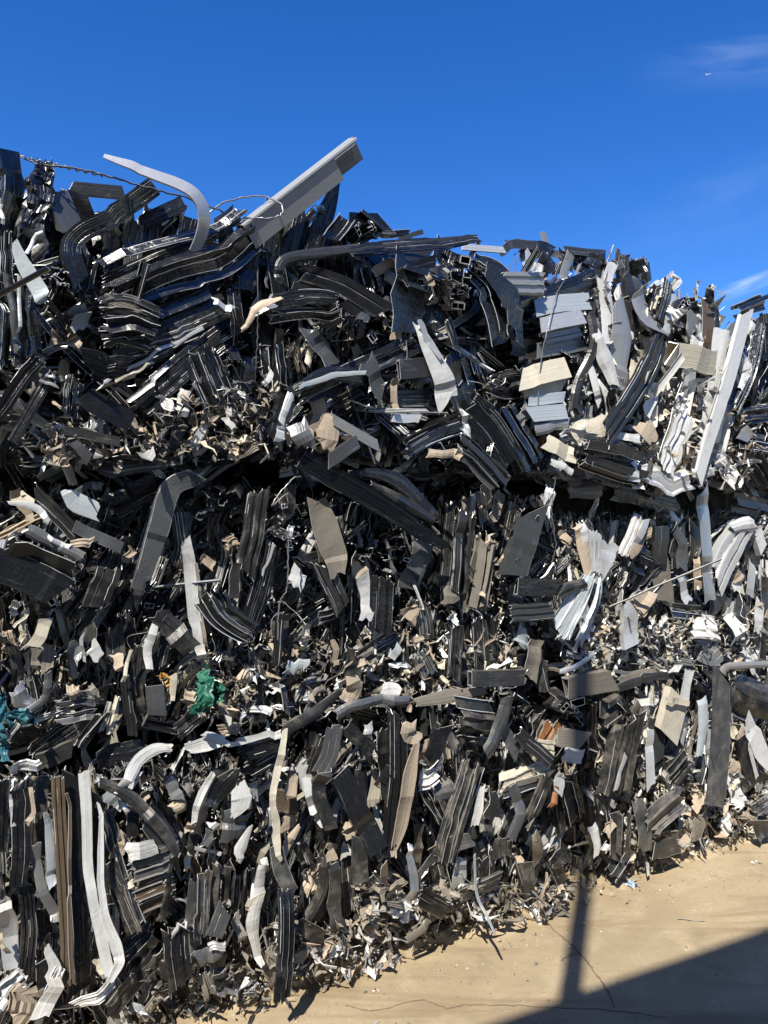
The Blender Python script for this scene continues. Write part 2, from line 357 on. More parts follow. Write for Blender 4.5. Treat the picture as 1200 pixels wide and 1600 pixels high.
# ------------------------------------------------------------------ ground
def build_ground():
    m, t, b = new_mat('ground')
    g = t.nodes.new('ShaderNodeNewGeometry'); pos = g.outputs['Position']
    n1 = noise(t, pos, 0.9, 5, 0.6, 0.4); n2 = noise(t, pos, 5.0, 6, 0.65, 0.3); n3 = noise(t, pos, 60, 4, 0.7); n4 = noise(t, pos, 320, 2, 0.6)
    mp = t.nodes.new('ShaderNodeMapping'); mp.inputs['Rotation'].default_value = (0, 0, -R(28)); mp.inputs['Scale'].default_value = (0.5, 4.0, 1); t.links.new(pos, mp.inputs['Vector'])
    n5 = noise(t, mp.outputs[0], 1.6, 5, 0.6, 0.8)
    c = mixc(t, ramp(t, n1, .3, .7), (0.305, 0.235, 0.142), (0.435, 0.342, 0.212))
    c = mixc(t, math_n(t, 'MULTIPLY', ramp(t, n2, .42, .75), .55), c, (0.50, 0.405, 0.26))
    c = mixc(t, math_n(t, 'MULTIPLY', ramp(t, n5, .48, .68), .7), c, (0.235, 0.168, 0.10))
    c = mixc(t, math_n(t, 'MULTIPLY', ramp(t, n3, .52, .74), .5), c, (0.22, 0.17, 0.12))
    c = mixc(t, math_n(t, 'MULTIPLY', ramp(t, n4, .62, .8), .4), c, (0.58, 0.50, 0.40))
    v = t.nodes.new('ShaderNodeTexVoronoi'); v.inputs['Scale'].default_value = 34; v.inputs['Randomness'].default_value = 1; t.links.new(pos, v.inputs['Vector'])
    st = noise(t, pos, 2.2, 3, 0.5, 1.2); c = mixc(t, math_n(t, 'MULTIPLY', ramp(t, st, .58, .72), .45), c, (0.20, 0.15, 0.10))
    wv = t.nodes.new('ShaderNodeTexWave'); wv.wave_type = 'RINGS'; wv.rings_direction = 'Z'; wv.inputs['Scale'].default_value = 1.1; wv.inputs['Distortion'].default_value = 2.5; wv.inputs['Detail'].default_value = 3; wv.inputs['Detail Scale'].default_value = 1.5
    mw = t.nodes.new('ShaderNodeMapping'); mw.inputs['Location'].default_value = (-4.5, 1.5, 0); t.links.new(pos, mw.inputs['Vector']); t.links.new(mw.outputs[0], wv.inputs['Vector'])
    c = mixc(t, math_n(t, 'MULTIPLY', math_n(t, 'MULTIPLY', ramp(t, wv.outputs['Fac'], .6, .9), ramp(t, n2, .4, .6)), .28), c, (0.24, 0.175, 0.11))     # faint arcs swept by tyres
    spk = math_n(t, 'MULTIPLY', math_n(t, 'SUBTRACT', 1.0, ramp(t, v.outputs['Distance'], .03, .09)), ramp(t, noise(t, pos, 7, 2), .5, .62))
    c = mixc(t, math_n(t, 'MULTIPLY', spk, .6), c, (0.12, 0.09, 0.06))
    t.links.new(c, b.inputs['Base Color']); b.inputs['Roughness'].default_value = 0.88; b.inputs['Specular IOR Level'].default_value = 0.2
    bp = t.nodes.new('ShaderNodeBump'); bp.inputs['Strength'].default_value = .5; bp.inputs['Distance'].default_value = .006
    h = math_n(t, 'ADD', math_n(t, 'ADD', math_n(t, 'MULTIPLY', n2, 1.6), math_n(t, 'MULTIPLY', n3, .5)), math_n(t, 'MULTIPLY', n4, .15))
    t.links.new(h, bp.inputs['Height']); t.links.new(bp.outputs[0], b.inputs['Normal'])
    # one sheet: finely divided near the camera, reaching the horizon
    xs = np.concatenate([[-4000, -400, -60, -12], np.arange(-4, 6.01, .05), [12, 60, 400, 4000]])
    ys = np.concatenate([[-4000, -400, -60, -12], np.arange(-2, 7.01, .05), [14, 60, 400, 4000]])
    X, Y = np.meshgrid(xs, ys, indexing='ij')
    Zz = 0.006 * np.sin(X * 1.9 + .7) * np.sin(Y * 1.5 + 1) + 0.003 * np.sin(X * 6.1 + Y * 3.7) + 0.002 * np.sin(X * 3.1 - Y * 8.3)
    Zz = np.where((abs(X) > 7) | (abs(Y) > 8), -0.012, Zz)
    a = Acc(); a.patch(np.stack([X, Y, Zz], -1), np.stack([X, Y], -1), 'ground', np.zeros(3))
    kindt(a.build('ground'), 'structure')
    # hairline cracks in the slab
    m, t, b = new_mat('crack'); b.inputs['Base Color'].default_value = (0.18, 0.13, 0.085, 1); b.inputs['Roughness'].default_value = .95
    a = Acc()
    for pts, w in (([(840, 1422), (862, 1448), (893, 1474), (905, 1488), (918, 1502), (930, 1520), (948, 1545), (960, 1575)], .0038),
                   ([(905, 1488), (888, 1492), (876, 1500)], .0016),
                   ([(640, 1562), (665, 1560), (700, 1572), (730, 1566), (800, 1568), (870, 1572), (950, 1578), (1040, 1590)], .0026),
                   ([(540, 1570), (585, 1578), (640, 1562)], .0018)):
        P = np.array([ground_at(*p) for p in pts]); P = catmull(P, 60)
        P[1:-1, :2] += rng.normal(size=(58, 2)) * .0022; P[:, 2] = .0095
        sd_ = nrm(np.cross(nrm(np.gradient(P, axis=0)), Zv)); ww = w * (.4 + rng.random(60)[:, None] * .9)
        Vv = np.stack([P - sd_ * ww, P + sd_ * ww], 1); Vv[..., 2] = .0125 + 0.006 * 0
        for q in Vv.reshape(-1, 3):
            q[2] = 0.006 * math.sin(q[0] * 1.9 + .7) * math.sin(q[1] * 1.5 + 1) + 0.003 * math.sin(q[0] * 6.1 + q[1] * 3.7) + 0.002 * math.sin(q[0] * 3.1 - q[1] * 8.3) + .0012
        a.patch(Vv, np.zeros(Vv.shape[:2] + (2,)), 'crack', np.zeros(3))
    kindt(a.build('ground_crack'), 'structure')
build_ground()
def gz(x, y): return 0.006 * math.sin(x * 1.9 + .7) * math.sin(y * 1.5 + 1) + 0.003 * math.sin(x * 6.1 + y * 3.7) + 0.002 * math.sin(x * 3.1 - y * 8.3)

# ------------------------------------------------------------------ shed and mast behind the camera: they cast the shade on the ground
def build_shed():
    m, t, b = new_mat('shed_metal'); b.inputs['Base Color'].default_value = (0.30, 0.30, 0.29, 1); b.inputs['Roughness'].default_value = .55
    def boxm(name, o, ax, ay, az, parent):
        a = Acc(); o, ax, ay, az = [np.array(v, float) for v in (o, ax, ay, az)]
        def q(p, e, f): a.patch(np.array([[p, p + f], [p + e, p + e + f]]), np.zeros((2, 2, 2)), 'shed_metal', np.zeros(3), False)
        q(o, ax, ay); q(o + az, ax, ay); q(o, ax, az); q(o + ay, ax, az); q(o, ay, az); q(o + ax, ay, az)
        return a.build(name, parent)
    H = 4.1; k = H / math.tan(R(SUN_EL))
    e0 = ground_at(830, 1600)[:2]; e1 = ground_at(1200, 1470)[:2]; d = (e1 - e0) / np.linalg.norm(e1 - e0)
    back = np.array((d[1], -d[0])); p = e0 - LD * k - d * 7
    root = empty('open_shed', (p[0], p[1], 0), 'grey open metal shed behind the camera, its roof edge shading the ground', 'shed')
    d3 = np.array((*d, 0)); b3 = np.array((*back, 0))
    P0 = np.array((p[0], p[1], 0.))
    # corrugated roof sheet
    a = Acc(); xs = np.linspace(0, 14, 281); V = np.array([[P0 + d3 * x + b3 * y + Zv * (H + .02 * math.sin(x * 2 * math.pi / .2) + y * .05) for y in (0, 7)] for x in xs])
    a.patch(V, np.zeros(V.shape[:2] + (2,)), 'shed_metal', np.zeros(3)); a.build('roof', root)
    boxm('roof_edge', P0 + Zv * (H - .16) - b3 * .03, d3 * 14, b3 * .05, Zv * .21, root)
    for x in (.5, 4.8, 9.2, 13.4): boxm('post', P0 + d3 * x + b3 * 6.4, d3 * .14, b3 * .14, Zv * (H + .25), root)
    boxm('wall', P0 + b3 * 6.8, d3 * 14, b3 * .06, Zv * (H + .3), root)
    # mast at the roof edge
    g1 = ground_at(890, 1560)[:2]; mp = g1 - LD * 3.15
    a = Acc(); hgt = (3.15 + .86) * math.tan(R(SUN_EL)) + .80
    tube(a, np.array([(mp[0], mp[1], z) for z in np.linspace(0, hgt, 12)]), .037, 'wire', 14)
    o = a.build('steel_mast', None, (mp[0], mp[1], 0)); tagt(o, 'slim round steel mast at the shed roof edge, throwing a thin shadow on the ground', 'mast')
build_shed()

# ------------------------------------------------------------------ bales
HTOP = {'C2': 1.56, 'D2': 1.56, 'B2': 1.65, 'A2': 1.65, 'A3': .80, 'B3': .81, 'C3': .81, 'D3': .81}
rows = {1: (1.75, 2.60), 2: (0.90, 1.73), 3: (0.0, 0.89)}
cols = {'A': (-0.62, s_of(392)), 'B': (s_of(402), s_of(858)), 'C': (s_of(866), s_of(1118)), 'D': (s_of(1124), 4.7)}
tops = {'A': 2.50, 'B': 2.50, 'C': 2.60, 'D': 2.54}
labels = {
 'A1': 'top row bale of glossy black profiles under the bent silver strip',
 'B1': 'top row bale of black profiles with open cut ends, below the grey box beam',
 'C1': 'top row bale of white, silver and cream profiles',
 'D1': 'top row bale at the right edge, black bundles right of the long white strip',
 'A2': 'middle row bale at left behind the green plastic rag, with a wide curved grey strip',
 'B2': 'middle row bale of dusty black profiles behind the long black diagonal blade',
 'C2': 'middle row bale with pale fanned strips, under the white and cream bale',
 'D2': 'middle row bale at the right edge with pale bent channels',
 'A3': 'bottom row bale at left with two tall white strips beside a dark brown profile',
 'B3': 'bottom row bale of black strips and a long tan strip, behind the hanging strip',
 'C3': 'bottom row bale with ribbed grey profiles and cream pieces right of the mast shadow',
 'D3': 'bottom row bale at the right edge, a big dark sheet at its top',
}
offs = {'A1': .03, 'B1': .05, 'C1': .03, 'D1': .0, 'A2': -.04, 'B2': -.03, 'C2': -.05, 'D2': -.05, 'A3': -.01, 'B3': -.01, 'C3': -.01, 'D3': -.01}
BALE = {}
for r in rows:
    for c in cols:
        s0, s1 = cols[c]; h0, h1 = rows[r]
        if r == 1: h1 = tops[c]
        if c == 'D': s0 += .0
        BALE[c + str(r)] = dict(root=empty('scrap_bale', tuple(S((s0 + s1) / 2, h0, -.5)), labels[c + str(r)], 'bale', 'pressed scrap metal bales stacked in the wall'),
                                s=(s0, s1), h=(h0, h1), o=offs[c + str(r)], counts={})
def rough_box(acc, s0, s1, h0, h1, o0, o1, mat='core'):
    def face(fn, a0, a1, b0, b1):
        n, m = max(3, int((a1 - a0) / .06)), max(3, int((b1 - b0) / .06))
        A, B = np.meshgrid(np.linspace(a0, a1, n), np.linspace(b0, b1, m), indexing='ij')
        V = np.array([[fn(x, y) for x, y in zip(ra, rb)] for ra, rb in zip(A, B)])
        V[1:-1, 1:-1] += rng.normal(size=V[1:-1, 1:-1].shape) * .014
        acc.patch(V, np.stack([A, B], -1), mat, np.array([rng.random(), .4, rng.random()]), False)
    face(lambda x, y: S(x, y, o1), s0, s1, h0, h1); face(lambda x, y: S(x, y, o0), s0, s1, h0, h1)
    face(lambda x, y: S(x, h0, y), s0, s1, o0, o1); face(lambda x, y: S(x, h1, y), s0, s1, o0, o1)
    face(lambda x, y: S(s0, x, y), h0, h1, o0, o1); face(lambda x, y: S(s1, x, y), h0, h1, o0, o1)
for k, bl in BALE.items():
    a = Acc(); s0, s1 = bl['s']; h0, h1 = bl['h']
    ht = HTOP.get(k, h1)
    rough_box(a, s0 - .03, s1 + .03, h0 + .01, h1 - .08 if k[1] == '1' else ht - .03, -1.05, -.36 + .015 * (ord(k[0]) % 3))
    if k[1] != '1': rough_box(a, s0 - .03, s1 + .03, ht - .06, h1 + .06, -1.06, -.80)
    a.build('core', bl['root'])

PART = {'flat': 'metal_strip', 'thin': 'metal_strip', 'bow': 'curved_strip', 'chan': 'channel_profile', 'chanf': 'channel_profile', 'ang': 'angle_profile', 'rib': 'ribbed_profile',
        'rib2': 'ribbed_profile', 'box': 'box_profile', 'tee': 'ribbed_profile', 'hook': 'channel_profile', 'stack': 'profile_bundle', 'crum': 'crumpled_sheet', 'fin': 'ribbed_profile', 'slot': 'ribbed_profile', 'wide': 'crumpled_sheet'}
COLN = {'W': 'white', 'S': 'silver', 'L': 'pale blue grey', 'T': 'tan', 'Y': 'cream', 'B': 'brown', 'O': 'rusty orange', 'N': 'bare aluminium', 'D': 'dust covered'}
def frame_from_pixels(pts, w, o, n=None, lin=0.0):
    P = []; 
    for p in pts: P.append(p if len(p) == 3 else (p[0], p[1], o))
    P = np.array(P, float)
    # dense pixel path
    L = np.sum(np.linalg.norm(np.diff(P[:, :2], axis=0), axis=1)); n = n or int(max(6, min(40, L / 8)))
    D = catmull(P, n)
    if lin and len(P) > 2:      # a bend that kinks instead of flowing
        xx = np.linspace(0, len(P) - 1, n); D = D * (1 - lin) + lin * np.stack([np.interp(xx, np.arange(len(P)), P[:, q]) for q in range(3)], 1)
    T = nrm(np.gradient(D[:, :2], axis=0)); q = np.stack([-T[:, 1], T[:, 0]], 1)
    w = np.interp(np.linspace(0, 1, n), np.linspace(0, 1, len(w)), w) if isinstance(w, (list, tuple)) else np.full(n, w)
    path = np.array([at(x, y, z) for x, y, z in D])
    a = np.array([at(x + qx * ww / 2, y + qy * ww / 2, z) for (x, y, z), (qx, qy), ww in zip(D, q, w)])
    b = np.array([at(x - qx * ww / 2, y - qy * ww / 2, z) for (x, y, z), (qx, qy), ww in zip(D, q, w)])
    return path, a - b, np.linalg.norm(a - b, axis=1) / 2
def hero(bale, kind, mat, w, pts, o=0.03, name=None, top=None, **kw):
    base = BALE[bale]['o'] if bale else 0
    path, sd_, hw = frame_from_pixels(pts, w, o + base, lin=.7 if bale and 'crumple' not in kw and kind in ('flat', 'chan', 'rib', 'rib2', 'ang') else 0)
    a = Acc()
    w0 = w
    if mat in 'TY' and 'crumple' not in kw: kw['crumple'] = .005
    if bale and bale[1] in '23' and mat == 'K' and rng.random() < .5 and 'dust' not in kw: mat = 'kkG'[rng.integers(3)]
    if kind in ('flat', 'chan') and mat in 'KkG' and bale and float(hw.mean()) > .014 and float(hw.mean()) < .045 and rng.random() < .45: kind = ['fin', 'slot', 'rib2', 'rib2'][rng.integers(4)]; kw['crumple'] = .0012; kw['facet'] = False
    hw = hw * .93
    if kind in ('flat', 'bow') and not isinstance(w, list) and kw.get('crumple', .004) > .0025: hw = hw * np.interp(np.arange(len(hw)), np.linspace(0, len(hw) - 1, 5), 1 + rng.normal(size=5) * .13)
    if kind not in ('flat', 'crum', 'thin', 'bow'): kw['crumple'] = min(kw.get('crumple', .0018), .0028)
    else: kw.setdefault('crumple', .0035)
    if kw.get('crumple', .004) > .0025: kw.setdefault('facet', True)
    if kind == 'crum' and float(len(path) * 8) > 5.5 * np.mean(w): kind = 'flat'; kw['crumple'] = .006; kw['facet'] = True
    if mat == 'T': kw.setdefault('emat', 'T'); kw.setdefault('th', .0035)
    if 'rag' not in kw: kw['rag'] = min(.012, float(hw.mean()) * .3)
    lowrow = bale and bale[1] == '3'
    kw.setdefault('dust', (rng.random() * .5 + (.35 if lowrow else (.2 if bale and bale[1] == '2' else 0))))
    if kind.startswith('stack'):
        bundle(a, path, sd_, hw, int(kind[5:] or 4), mat, crumple=kw.pop('crumple', .004), **kw); kind = 'stack'
    elif kind == 'crum':
        kw['crumple'] = min(.010, float(hw.mean()) * .3); kw['wl'] = max(.04, float(hw.mean()) * 2.5); kw['facet'] = True; sweep(a, path, sd_, hw, 'wide', mat=mat, **kw)
    else: sweep(a, path, sd_, hw, kind, mat=mat, **kw)
    nm = name or (('tan_scrap' if mat == 'T' and kind in ('flat', 'thin', 'crum', 'bow') else PART[kind]))
    if bale:
        ob = a.build(nm, BALE[bale]['root']); BALE[bale]['counts'][nm] = BALE[bale]['counts'].get(nm, 0) + 1
        if mat in COLN and not (bale == 'C1' and mat in 'WSYL'): ob['label'] = COLN[mat] + ' ' + PART[kind].replace('_', ' ')
        return ob
    return a.build(nm, None, tuple(path[len(path) // 2]))

